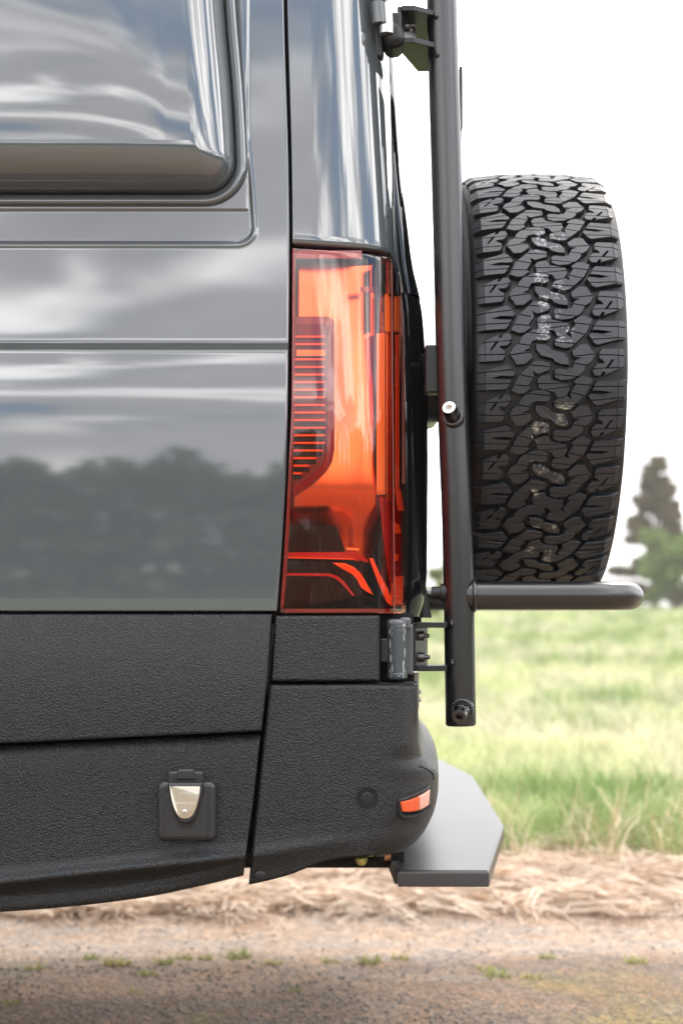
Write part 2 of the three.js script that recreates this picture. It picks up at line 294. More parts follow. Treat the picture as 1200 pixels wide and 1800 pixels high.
{
  const fixed = [...range(-1400, -100, 14), ...range(-60, 360, 42), ...range(362, 460, 49)];
  const cols = fixed.map((c) => () => c);
  for (const t of [0.15, 0.35, 0.55, 0.75, 0.9]) cols.push((py) => lerp(460, seam(py) - 5, t));
  for (const t of range(5, 0, 10)) cols.push((py) => seam(py) - t);
  cols.push((py) => seam(py));
  const rows = [...range(-720, -60, 12), ...range(-40, 440, 240), ...range(450, 590, 24), ...range(592, 630, 38), ...range(635, 1040, 60), ...range(1044, 1066, 11), ...range(1067, 1075, 9), 1075];
  const nr = rows.length, nc = cols.length;
  const g = heightField(cols, rows, (px, py, i, j) => (i === nr - 1 || j === nc - 1) ? sideZ(px, py) - 0.03 : sideZ(px, py));
  // exact normals for clean reflections
  const p = g.attributes.position, n = g.attributes.normal, e = 0.7;
  for (let i = 0; i < nr - 1; i++) for (let j = 0; j < nc - 1; j++) {
    const k = i * nc + j, px = cols[j](rows[i]), py = rows[i], q = Math.min(seam(py) - px, 1075 - py); if (q < 1) continue;
    const s = e * DIST / F, dx = (sideZ(px + e, py) - sideZ(px - e, py)) / (2 * s), dy = -(sideZ(px, py + e) - sideZ(px, py - e)) / (2 * s);
    const v = V(-dx, -dy, 1).normalize(); n.setXYZ(k, v.x, v.y, v.z);
  }
  part('side_panel', g, M.paint, van);
}
// the bulging pod: L-shaped rings offset inwards from its outline
{
  const pod = new THREE.Group(); pod.name = 'side_pod'; van.add(pod);
  function ring(d, z, r0, xo, yb, n) {                               // one offset outline: down the right side, round the corner, along the bottom
    const pts = [], cx = (py) => xo(py), r = Math.max(r0 - d, 0), k = Math.max(d - r0, 0);
    const yc = yb - r0, xc = xo(yc) - r0;
    for (let i = 0; i <= 40; i++) { const py = lerp(-720, yc, 1 - (1 - i / 40) ** 1.6); pts.push([cx(py) - d, Math.min(py, yc - k)]); }
    for (let i = 1; i < n; i++) { const a = i / n * Math.PI / 2; pts.push([xc + r * Math.cos(a) - k, yc + r * Math.sin(a) - k]); }
    for (let i = 0; i <= 30; i++) { const px = lerp(xc, -1400, (i / 30) ** 1.4); pts.push([Math.min(px, xc - k), yb - d]); }
    return pts.map(([px, py]) => V(X0(px), Y0(py), z(px, py)));
  }
  // flange lip
  const lip = [[0, -0.006], [0.6, 0.001], [1.6, 0.005], [3.5, 0.008], [7, 0.0095], [12, 0.0088], [17, 0.006], [20, 0.003], [22, -0.001], [24, -0.008]];
  const zl = smooth(lip);
  const dl = [...range(0, 4, 10), ...range(5, 24, 22)];
  const crown = (px, py) => { const k = 60, dx = flangeRight(py) - 22 - px - 64, dy = 335 - 64 - py, s = -k * Math.log(Math.exp(clamp(-dx / k, -30, 30)) + Math.exp(clamp(-dy / k, -30, 30))); return 0.022 * (1 - Math.exp(-Math.max(s, -64) / 150)); };
  const A = dl.map((d) => ring(d, (px, py) => base(py) + zl(d), 78, flangeRight, 357, 28));
  part('flange', surface(A.length, A[0].length, (i, j) => A[i][j], null, true), M.paint, pod);
  const podRight = (py) => flangeRight(py) - 22, W = 64, Hh = 0.100, ds = [];
  for (let i = 0; i <= 56; i++) { const th = i / 56 * Math.PI / 2; ds.push([W * (1 - Math.cos(th) ** 1.05), Hh * Math.sin(th) ** 0.86]); }
  ds.push([70, Hh]);
  const B = ds.map(([d, h]) => ring(d, (px, py) => base(Math.min(py, 330)) + h - 0.012 + crown(px, py) * step(0, 60, d), 56, podRight, 335, 28));
  const fx = [...range(-1400, -40, 10), ...range(-20, 300, 20), 1e4], fy = [...range(-720, -40, 12), ...range(-20, 264.5, 24)];
  const front = surface(fy.length, fx.length, (i, j) => { const px = Math.min(fx[j], podRight(fy[i]) - 69.5); return V(X0(px), Y0(fy[i] + 1), base(fy[i] + 1) + Hh - 0.0122 + crown(px, fy[i] + 1)); });
  part('shell', [surface(B.length, B[0].length, (i, j) => B[i][j], null, true), front], M.paint, pod);
}

// ---- rear corner: flat, then round, then a facet looking backwards
const edgeX = smooth([[-720, 0.03], [0, 0.0690], [200, 0.0770], [430, 0.0868], [452, 0.0877], [700, 0.0895], [1085, 0.0925]]);
const facetX = smooth([[-720, 0.05], [0, 0.086], [200, 0.0935], [430, 0.1035], [480, 0.1075], [600, 0.1140], [1085, 0.1205]]);
const PH = 76 * Math.PI / 180, XS = -0.05;
function corner(u, py, left, zb = lampBase) {
  const xe = edgeX(py), xf = facetX(py), b = zb(py); let x, z;
  if (u < 0.2) { x = lerp(X0(left(py)), XS, u / 0.2); z = 0; }
  else if (u < 0.8) { const f = (u - 0.2) / 0.6 * PH; x = XS + (xe - XS) * Math.sin(f) / Math.sin(PH); z = -0.10 * (1 - Math.cos(f)) / (1 - Math.cos(PH)); }
  else { const t = (u - 0.8) / 0.2; x = lerp(xe, xf, t); z = lerp(-0.10, -0.195, t); }
  z += b; return V(x, EYE - (py - HORIZON) * (DIST - z) / F, z);
}
function cornerPatch(top, bot, left, nu, nv, off, u0 = 0, u1 = 1, zb = lampBase, edge = 0.004) {      // rounded-over edges, returns a surface
  const us = [u0, ...range(u0, u0 + 0.02, 5), ...range(u0 + 0.03, u1 - 0.02, nu), u1, u1], vs = [0, 0, 0.003, 0.008, ...range(0.016, 0.984, nv), 0.992, 0.997, 1, 1];
  const P = (i, j, d) => { const u = us[j], py = lerp(top(u), bot(u), vs[i]); return corner(u, py, left, zb); };
  return surface(vs.length, us.length, (i, j) => {
    const p = P(i, j), u = us[j];
    const a = corner(Math.min(u + 0.01, 1), lerp(top(u), bot(u), vs[i]), left, zb).sub(corner(Math.max(u - 0.01, 0), lerp(top(u), bot(u), vs[i]), left, zb));
    const n = V(-a.z, 0, a.x).normalize(); let d = off;
    const eu = Math.min((u - u0) / 0.012, (u1 - u) / 0.012), ev = Math.min(vs[i] / 0.008, (1 - vs[i]) / 0.008), e = Math.min(eu, ev);
    if (e < 1) d -= edge * (1 - Math.sqrt(Math.max(0, 1 - (1 - e) ** 2)));
    if (i === 0 || i === vs.length - 1 || j === 0 || j === us.length - 1) d -= 0.02;
    return p.addScaledVector(n, d);
  });
}
const panelBottom = table([[0, 428], [0.2, 430], [0.5, 436], [0.8, 447], [1, 486]]);
part('corner_panel', cornerPatch(() => -720, panelBottom, seamB, 60, 90, 0, 0, 1), M.paint, van);
// added black sheets behind the seams, so the gaps look dark
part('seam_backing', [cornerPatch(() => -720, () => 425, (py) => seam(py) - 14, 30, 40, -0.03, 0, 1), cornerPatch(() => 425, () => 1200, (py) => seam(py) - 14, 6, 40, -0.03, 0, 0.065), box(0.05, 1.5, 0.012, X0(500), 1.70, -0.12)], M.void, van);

// ---- textured cladding on the lower side
const lineA = (px) => 1308.5 - 22 * px / 455, lineB = (px) => 1546 - 46 * px / 432, lineC = smooth([[-1400, 1640], [-400, 1618], [0, 1603], [120, 1594], [250, 1578], [350, 1558], [444, 1535]]);
const cladRight = table([[1078, 479], [1200, 470], [1290, 460], [1400, 448], [1500, 434], [1560, 428]]);
const roundEdge = (q, r, k) => q < r ? -k * (1 - Math.sqrt(Math.max(0, 1 - (1 - q / r) ** 2))) : 0;
const upperClad = smooth([[1078, -0.006], [1081, 0.000], [1090, 0.0045], [1120, 0.0125], [1160, 0.0205], [1210, 0.0262], [1260, 0.0280], [1310, 0.0270]]);
{
  const pxs = [...range(-1400, -60, 12), ...range(-40, 440, 60)], ts = [...range(0, 0.8, 6), 0.88, 0.94, 0.97, 1, 1];
  const vs = [0, ...range(0, 0.04, 6), ...range(0.06, 0.92, 30), ...range(0.93, 1, 12), 1], nj = pxs.length + ts.length;
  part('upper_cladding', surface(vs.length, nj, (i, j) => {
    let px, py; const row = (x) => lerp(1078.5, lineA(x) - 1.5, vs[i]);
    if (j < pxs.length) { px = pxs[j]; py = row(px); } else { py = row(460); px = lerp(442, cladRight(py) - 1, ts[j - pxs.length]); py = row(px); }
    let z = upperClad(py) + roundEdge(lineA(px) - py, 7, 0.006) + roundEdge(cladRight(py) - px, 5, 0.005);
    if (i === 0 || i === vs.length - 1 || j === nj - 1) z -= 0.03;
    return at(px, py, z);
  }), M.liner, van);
  const prof = smooth([[0, -0.010], [2, 0.000], [6, 0.0075], [14, 0.0145], [24, 0.0185], [50, 0.0205], [150, 0.0195]]);
  const ridge = smooth([[-60, 0], [-24, 0.0006], [-14, 0.0032], [-6, 0.0100], [0, 0.0160], [4, 0.0175], [8, 0.0165], [15, 0.003], [26, -0.010], [40, -0.016]]);
  const lip = smooth([[-26, 0], [-20, 0.004], [-10, 0.006], [-3, 0.003], [0, -0.006]]);
  const rowsOf = (px) => { const a = lineA(px) + 1.5, b = lineB(px), c = lineC(px); return [a, ...range(a, a + 24, 14), ...range(a + 34, b - 50, 14), ...range(b - 40, b + 34, 40), ...range(Math.min(b + 38, c - 24), c, 16), c]; };
  const nr = rowsOf(0).length;
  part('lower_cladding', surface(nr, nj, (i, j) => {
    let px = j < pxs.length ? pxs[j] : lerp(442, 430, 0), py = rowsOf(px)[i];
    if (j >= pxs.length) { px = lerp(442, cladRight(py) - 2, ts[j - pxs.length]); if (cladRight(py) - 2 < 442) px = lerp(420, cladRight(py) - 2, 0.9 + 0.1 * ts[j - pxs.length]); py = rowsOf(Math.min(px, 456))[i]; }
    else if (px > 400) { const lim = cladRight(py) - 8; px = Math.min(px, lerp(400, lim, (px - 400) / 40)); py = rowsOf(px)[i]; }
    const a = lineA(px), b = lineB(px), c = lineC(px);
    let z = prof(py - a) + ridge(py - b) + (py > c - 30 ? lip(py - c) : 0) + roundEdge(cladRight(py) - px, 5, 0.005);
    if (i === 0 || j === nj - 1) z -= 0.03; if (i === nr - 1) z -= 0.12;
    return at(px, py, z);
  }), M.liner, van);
  // dark inner wall behind the joints
  part('inner_sill', box(2.6, 0.42, 0.01, -1.36, 0.875, -0.06), M.void, van);
  part('joint_strip', plate([[X0(478), -0], [X0(483), 0], [X0(471), -0.118], [X0(466), -0.118]].map(([x, y]) => [x, y + Y0(1098)]), 0.01, 0.001).translate(0, 0, -0.012), M.liner, van);
}
// ---- small corner block under the lamp
const blockLeft = table([[1080, 484], [1200, 475]]);
{
  const us = [0, ...range(0, 0.05, 6), ...range(0.08, 0.92, 14), ...range(0.95, 1, 6), 1], vs = [0, ...range(0, 0.06, 6), ...range(0.1, 0.9, 14), ...range(0.94, 1, 6), 1];
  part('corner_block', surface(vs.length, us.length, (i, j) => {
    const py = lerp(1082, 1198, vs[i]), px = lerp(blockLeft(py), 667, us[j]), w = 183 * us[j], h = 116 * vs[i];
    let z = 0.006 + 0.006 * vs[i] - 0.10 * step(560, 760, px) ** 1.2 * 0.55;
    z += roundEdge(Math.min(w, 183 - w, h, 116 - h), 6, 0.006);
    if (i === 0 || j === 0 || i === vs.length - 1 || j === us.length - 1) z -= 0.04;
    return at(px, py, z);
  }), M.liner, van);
}
// ---- bumper: side, round corner, then across the back
const bumpX = smooth([[1203, 0.1300], [1270, 0.1305], [1300, 0.1325], [1325, 0.1390], [1340, 0.1530], [1352, 0.1640], [1366, 0.1685], [1390, 0.1680], [1425, 0.1620], [1455, 0.1490], [1478, 0.1300], [1492, 0.112], [1530, 0.100]]);
const bumpR = smooth([[1203, 0.044], [1300, 0.05], [1340, 0.085], [1370, 0.105], [1440, 0.105], [1490, 0.082], [1530, 0.08]]);
const bumpLeft = table([[1203, 473], [1290, 465], [1400, 454], [1480, 445], [1556, 437]]);
const bumpBottom = smooth([[430, 1556], [470, 1548], [520, 1535], [575, 1514], [640, 1501], [700, 1494]]);
const bumpRidge = smooth([[430, 1499], [500, 1489], [560, 1480], [620, 1470], [700, 1455]]);
const rProf = smooth([[-40, 0], [-14, 0.004], [-3, 0.0095], [4, 0.0105], [12, 0.0075], [26, 0.002], [40, -0.001], [60, -0.003]]);
const HB = 2.1;                                                       // width of the van
function bumper(u, v) {
  const U = Math.min(u, 0.5) / 0.5, pxr = u < 0.45 ? lerp(440, 640, u / 0.45) : 640 + 60 * Math.min(1, (u - 0.45) / 0.1);
  const py = lerp(1203, bumpBottom(pxr), v), R = bumpR(py), xr = bumpX(py), xc = xr - R, zr = R * 1.35;
  const amp = 1 - 0.85 * step(470, 660, pxr), zs = 0.0185 + smoothSide(py) + amp * rProf(py - bumpRidge(pxr)) + roundEdge(py - 1203, 6, 0.006);
  const zPer = -0.09 * step(0.3, 0.8, u); let x, z;
  if (u <= 0.45) { const t = u / 0.45; x = lerp(X0(bumpLeft(py)), xc, t); z = zs + roundEdge(t * 60, 2, 0.006); }
  else if (u <= 0.75) { const f = (u - 0.45) / 0.3 * Math.PI / 2; x = xc + R * Math.sin(f); z = zs - zr * (1 - Math.cos(f)); }
  else { const t = (u - 0.75) / 0.25; z = lerp(zs - zr, -HB / 2, t); x = xr; }
  if (u > 0.6) x += 0.036 * Math.sin(clamp(-(z + 0.10) / (HB / 2 - 0.1)) * Math.PI / 2);
  return V(x, EYE - (py - HORIZON) * (DIST - zPer) / F, z);
}
const smoothSide = smooth([[1203, 0], [1330, 0.003], [1420, 0.002], [1480, -0.002], [1520, -0.006], [1556, -0.009]]);
let bumperMesh;
{
  const us = [0, ...range(0, 0.04, 6), ...range(0.06, 0.42, 22), ...range(0.44, 0.76, 60), ...range(0.78, 1, 16)], vs = [0, ...range(0, 0.03, 6), ...range(0.05, 0.97, 110), 0.985, 1, 1];
  const all = us.length * 2 - 1;
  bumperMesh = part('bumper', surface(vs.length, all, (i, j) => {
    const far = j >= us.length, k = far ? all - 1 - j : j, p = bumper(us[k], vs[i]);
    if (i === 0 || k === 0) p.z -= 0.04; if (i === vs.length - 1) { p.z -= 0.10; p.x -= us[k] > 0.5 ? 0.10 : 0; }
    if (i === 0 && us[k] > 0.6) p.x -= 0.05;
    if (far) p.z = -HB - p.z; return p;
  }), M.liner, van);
  part('corner_backing', box(0.19, 0.14, 0.05, -0.03, Y0(1140), -0.105), M.void, van);
  part('bumper_cap', box(0.13, 0.012, HB - 0.16, 0.06, Y0(1208), -HB / 2), M.blackPlastic, van);
}
// the hidden rest of the van: roof, far side, floor, nose, wheels
{
  part('inner_body', box(4.6, 1.55, HB - 0.24, -2.35, 1.80, -HB / 2), M.void, van);
  part('roof', box(4.75, 0.10, HB - 0.34, -2.32, 2.72, -HB / 2, 0.05), M.paint, van);
  part('far_side', box(4.7, 2.05, 0.06, -2.3, 1.68, -HB + 0.05, 0.03), M.paint, van);
  part('front_side', box(2.72, 2.0, 0.05, -3.27, 1.66, -0.06, 0.02), M.paint, van);
  part('nose', [plate([[-4.62, 0.55], [-4.62, 2.6], [-5.2, 1.5], [-5.9, 1.2], [-6.0, 0.55]], HB - 0.2, 0.01).translate(0, 0, -HB + 0.1)], M.paint, van);
  part('floor_pan', [box(4.8, 0.10, HB - 0.2, -2.35, 0.68, -HB / 2), box(4.2, 0.10, 0.09, -2.15, 0.60, -0.55), box(4.2, 0.10, 0.09, -2.15, 0.60, -1.55)], M.void, van);
  for (const [x, z] of [[-1.62, -0.2], [-1.62, -1.9], [-4.75, -0.2], [-4.75, -1.9]])
    part('wheel', lathe([[0.0, -0.10], [0.2, -0.11], [0.34, -0.12], [0.38, -0.09], [0.385, 0], [0.38, 0.09], [0.34, 0.12], [0.2, 0.11], [0, 0.1]], V(x, 0.385, z), V(0, 0, 1)), M.rubber, van);
}
// ---- rear door edge with a black pillar and a swelling lower half
const doorX = smooth([[-720, 0.05], [0, 0.0915], [130, 0.0985], [300, 0.1095], [400, 0.1215], [470, 0.1310], [500, 0.1385], [540, 0.1470], [600, 0.1520], [700, 0.1575], [1000, 0.1560], [1060, 0.1500], [1084, 0.143]]);
{
  const loft = (rows, k, inset, off) => surface(rows.length, 30, (i, j) => {
    const py = rows[i], xa = facetX(py) - 0.012, xd = doorX(py) + off; let x, z;
    if (j < 18) { const f = j / 17 * Math.PI / 2; x = xa + (xd - xa) * Math.sin(f); z = -0.185 - inset * (1 - Math.cos(f)); } else { const t = (j - 17) / 12; z = lerp(-0.185 - inset, -HB + 0.2, t); x = xd + 0.03 * Math.sin(t * Math.PI); }
    z += lampBase(py) * 0.6; return V(x, EYE - (py - HORIZON) * (DIST + 0.22) / F, z);
  }, null);
  part('rear_window', loft([...range(-720, -40, 10), ...range(0, 520, 60)], 0, 0.05, 0), M.blackGloss, van);
  part('rear_door', loft([...range(468, 560, 24).map((q) => q), ...range(570, 1084, 40), 1084], 0, 0.085, 0.0015), M.blackGloss, van);
}
// ------------------------------------------------------------------ tail lamp
const lampLeft = smooth([[430, 513.5], [700, 512], [800, 508], [950, 500.5], [1082, 491.5]]);
const lampTop = table([[0, 435], [0.2, 437], [0.5, 444], [0.8, 454], [0.86, 468], [1, 500]]), lampBot = table([[0, 1080], [1, 1079]]);
function lensAt(px, py) {                                             // depth of the lens surface behind a column and row
  let a = 0, b = 1; for (let k = 0; k < 26; k++) { const m = (a + b) / 2, p = corner(m, py, lampLeft); if (MIDDLE + p.x * F / (DIST - p.z) < px) a = m; else b = m; }
  return corner(a, py, lampLeft).z;
}
const lp = (px, py, inset) => at(px, py, lensAt(px, py) - inset);
function lampPlate(pts, inset, thick = 3, bevel = 0.6) {              // an extruded outline bent to follow the lens
  const g = plate(pts.map(([x, y]) => [x, -y]), thick, bevel), p = g.attributes.position;
  for (let i = 0; i < p.count; i++) { const q = lp(p.getX(i), -p.getY(i), inset - p.getZ(i) / 1050); p.setXYZ(i, q.x, q.y, q.z); }
  g.computeVertexNormals(); return g;
}
function lampStrip(left, right, rows, n, inset, thick = 0.004) {      // between two edges given per row
  const ins = typeof inset === 'function' ? inset : () => inset;
  return surface(rows.length + 2, n + 3, (i, j) => {
    const ii = clamp(i - 1, 0, rows.length - 1), jj = clamp(j - 1, 0, n), py = rows[ii], px = lerp(left(py), right(py), jj / n);
    const rim = i === 0 || j === 0 || i === rows.length + 1 || j === n + 2; return lp(px, py, ins(py, px) + (rim ? thick : 0));
  });
}
{
  const lamp = new THREE.Group(); lamp.name = 'tail_lamp'; lamp.userData.label = 'tall red tail lamp wrapped round the rear corner'; van.add(lamp);
  const mat = (r, g, b, o = {}) => new THREE.MeshPhysicalMaterial({ color: rgb(r, g, b), roughness: 0.3, ...o });
  const lensRed = new THREE.MeshPhysicalMaterial({ color: rgb(1.0, 0.55, 0.45), transmission: 1, thickness: 0, roughness: 0, ior: 1.75 });
  const lensClear = new THREE.MeshPhysicalMaterial({ color: rgb(0.95, 0.95, 0.95), transmission: 1, thickness: 0, roughness: 0, ior: 1.5 });
  const orange = mat(1.0, 0.40, 0.17, { roughness: 0.24, metalness: 1 }), amber = mat(1.0, 0.50, 0.14, { roughness: 0.25, metalness: 0.3 }), deep = mat(0.17, 0.018, 0.018, { roughness: 0.4 }),
    dark = mat(0.006, 0.004, 0.004, { roughness: 0.25 }), red = mat(0.36, 0.012, 0.006, { roughness: 0.25 }), bright = mat(1.0, 0.20, 0.045, { roughness: 0.22, metalness: 0.4 }), mauve = mat(0.30, 0.11, 0.13, { roughness: 0.5 });
  const prism = dataTexture(256, (i, j) => { const s = ((i + (j >> 3 & 1) * 4) % 8) / 8 - 0.5, t = (j % 8) / 8 - 0.5; return grey(1 - 1.6 * Math.hypot(s, t)); }, false, 1 / 0.06);
  const band = mat(0.42, 0.03, 0.03, { roughness: 0.3, bumpMap: prism, bumpScale: 0.0012 });
  // bowl and housing
  part('housing', lampStrip((py) => lampLeft(py) + 1, () => 711, range(436, 1076, 60), 40, (py, px) => 0.105 - 0.075 * step(630, 700, px), 0.02), dark, lamp);
  const rim = []; for (const [l, r, t, b] of [[0, 7, 437, 1076], [7, 205, 1070, 1077]]) rim.push(lampStrip((py) => lampLeft(py) + l, (py) => lampLeft(py) + r, range(t, b, 40), 6, 0.004, 0.05));
  part('rim', rim, deep, lamp);
  part('rim', lampStrip((py) => lampLeft(py) + 2, () => 636, range(440, 456, 6), 16, (py, px) => 0.006, 0.05), mauve, lamp);
  // big reflector: bright dish that turns downwards at its foot
  const dishRight = smooth([[448, 652], [480, 660], [560, 662], [700, 660], [800, 657], [880, 664], [960, 676], [1000, 680]]);
  const dishInset = smooth([[450, 0.044], [560, 0.044], [700, 0.032], [850, 0.0185], [866, 0.0195], [885, 0.028], [915, 0.050], [950, 0.075], [1000, 0.098]]);
  part('reflector', lampStrip((py) => lampLeft(py) + 8, dishRight, range(462, 985, 70), 26, (py, px) => dishInset(py) + 0.006 * Math.sin(clamp((px - 520) / 150) * Math.PI) - 0.003, 0.03), orange, lamp);
  // louvre module
  const out = [[516, 556], [574, 556], [583, 559], [588, 567], [588, 640], [588, 790], [584, 812], [574, 829], [558, 845], [538, 860], [514, 877]];
  part('louvre_module', lampPlate(out, 0.016, 3), mauve, lamp);
  part('louvre_panel', lampPlate([[518, 570], [570, 570], [574, 576], [575, 640], [574, 790], [569, 805], [556, 820], [540, 833], [516, 852]], 0.0125, 2), deep, lamp);
  part('prism_band', lampPlate([[576, 572], [584, 572], [586, 640], [586, 790], [582, 811], [572, 827], [556, 843], [537, 857], [515, 873], [515, 857], [536, 842], [553, 829], [568, 814], [575, 794], [576, 640]], 0.0118, 2), band, lamp);
  for (let k = 0; k < 19; k++) {
    const y = 590 + k * 13.35; if (k === 2) continue; const x1 = y < 780 ? 571 : y < 800 ? 566 : y < 815 ? 556 : y < 828 ? 543 : 530;
    part('louvre', lampPlate([[519 - k * 0.2, y], [x1, y], [x1, y + 3.6], [519 - k * 0.2, y + 3.6]], 0.009, 5), bright, lamp);
    if (y > 735) part('louvre_gap', lampPlate([[519 - k * 0.2, y + 4.6], [x1, y + 4.6], [x1, y + 12.2], [519 - k * 0.2, y + 12.2]], 0.0105, 1, 0), dark, lamp);
  }
  part('side_marker', lampPlate([[521, 615], [572, 615], [572, 626], [521, 626]], 0.009, 5), amber, lamp);
  part('marker_clip', lampPlate([[512, 613], [518, 613], [518, 623], [512, 623]], 0.009, 4), dark, lamp);
  // lower part: black plates, red ridges, orange curved and narrow plates
  part('dark_plate', lampPlate([[509, 922], [588, 924], [594, 932], [606, 966], [606, 974], [504, 972]], 0.018, 3), dark, lamp);
  part('dark_plate', lampPlate([[503, 984], [590, 986], [622, 1012], [640, 1045], [690, 1068], [690, 1074], [494, 1074]], 0.026, 3), dark, lamp);
  part('ridge', lampPlate([[505, 971], [622, 970], [645, 982], [648, 990], [620, 981], [505, 979]], 0.013, 4), red, lamp);
  part('ridge_edge', lampPlate([[505, 979], [620, 981], [632, 987], [620, 984], [505, 981.4]], 0.010, 3), bright, lamp);
  part('ridge', lampPlate([[503, 1007], [580, 1008], [594, 1013], [608, 1026], [624, 1048], [618, 1046], [602, 1028], [590, 1018], [578, 1013], [503, 1012]], 0.014, 4), red, lamp);
  part('curved_plate', lampPlate([[584, 989], [606, 990], [622, 997], [634, 1008], [642, 1021], [649, 1034], [656, 1046], [645, 1041], [634, 1033], [627, 1019], [619, 1010], [606, 1003], [594, 996]], 0.014, 7, 2), bright, lamp);
  part('narrow_plate', lampPlate([[648, 981], [655, 981], [668, 1010], [682, 1036], [690, 1058], [690, 1066], [680, 1060], [664, 1024]], 0.010, 7, 2), bright, lamp);
  part('narrow_plate', lampPlate([[608, 962], [632, 964], [630, 968], [609, 967]], 0.012, 3), amber, lamp);
  part('inner_wall', lampStrip((py) => table([[872, 664], [940, 672], [1066, 690]])(py), () => 706, range(872, 1066, 30), 8, 0.020, 0.02), mat(0.55, 0.022, 0.01, { metalness: 0.7, roughness: 0.25 }), lamp);
  // right-hand columns
  const col = (x0, x1, y0, y1, inset, m, name = 'light_column') => part(name, lampStrip(() => x0, () => x1, range(y0, y1, 24), 6, inset, 0.012), m, lamp);
  col(661, 677, 586, 870, 0.014, amber); col(679, 690, 560, 880, 0.012, orange); col(694, 702, 588, 860, 0.012, bright);
  col(676, 689, 517, 584, 0.010, amber, 'lamp_box'); col(692, 703, 518, 584, 0.010, amber, 'lamp_box');
  col(658, 663, 470, 580, 0.016, dark, 'divider'); col(663, 690, 462, 512, 0.03, dark, 'divider');
  part('tie_block', lampPlate([[633, 504], [656, 504], [656, 514], [633, 514]], 0.012, 3), mauve, lamp);
  part('lamp_box', lampPlate([[693, 860], [704, 860], [710, 898], [699, 898]], 0.008, 3), bright, lamp);
  part('lamp_box', lampPlate([[693, 918], [702, 923], [705, 938], [694, 938]], 0.010, 3), bright, lamp);
  part('lamp_box', lampPlate([[692, 974], [700, 974], [699, 986], [693, 986]], 0.010, 3), bright, lamp);
  part('base_light', lampPlate([[693, 1014], [709, 1012], [708, 1062], [686, 1062], [688, 1030]], 0.008, 4), bright, lamp);
  col(705, 712, 1064, 1076, 0.006, mat(0.6, 0.55, 0.4), 'clear_foot');
  col(706, 712, 592, 850, 0.006, mat(0.55, 0.56, 0.56, { roughness: 0.25 }), 'reverse_light');
  part('top_trim', lampStrip((py) => 684, (py) => table([[452, 686], [470, 695], [500, 708], [520, 709]])(py), range(456, 520, 14), 5, 0.003, 0.02), M.blackGloss, lamp);
  // lens: side piece and rear piece with a joint between them
  part('lens', cornerPatch(lampTop, lampBot, lampLeft, 60, 90, 0.0005, 0.0, 0.795, lampBase, 0.003), lensRed, lamp);
  part('lens', cornerPatch(lampTop, lampBot, lampLeft, 14, 90, 0.0005, 0.80, 1, lampBase, 0.003), lensRed, lamp);
  part('lens_joint', lampStrip((py) => edgePx(py) - 1.1, (py) => edgePx(py) + 0.9, range(462, 1076, 50), 2, -0.0012, 0.004), mat(0.35, 0.1, 0.08, { roughness: 0.2 }), lamp);
}
function edgePx(py) { const p = corner(0.797, py, lampLeft); return MIDDLE + p.x * F / (DIST - p.z); }

// ------------------------------------------------------------------ fittings on the bumper and cladding
scene.updateMatrixWorld(true);
const caster = new THREE.Raycaster(); M.liner.side = THREE.DoubleSide;
function hit(px, py, mesh) { const o = camera.position.clone(), t = at(px, py, 0); caster.set(o, t.sub(o).normalize()); const h = caster.intersectObject(mesh, false)[0]; return h ? { p: h.point, n: h.face.normal } : { p: at(px, py, -0.1), n: V(0.5, 0, 0.8) }; }
function draped(pts, mesh, lift, thick, n = 10) {                     // a four-sided patch laid on a surface
  const [tl, tr, br, bl] = pts;
  return surface(n + 3, n + 3, (i, j) => {
    const v = clamp(i - 1, 0, n) / n, u = clamp(j - 1, 0, n) / n, bow = 4 * u * (1 - u) * (pts[4] ?? 0);
    const a = [lerp(tl[0], tr[0], u), lerp(tl[1], tr[1], u) + bow], b = [lerp(bl[0], br[0], u), lerp(bl[1], br[1], u) + bow], h = hit(lerp(a[0], b[0], v), lerp(a[1], b[1], v), mesh);
    const rim = i === 0 || j === 0 || i === n + 2 || j === n + 2; return h.p.clone().addScaledVector(h.n.z < 0 ? h.n.clone().negate() : h.n, rim ? lift - thick : lift);
  });
}
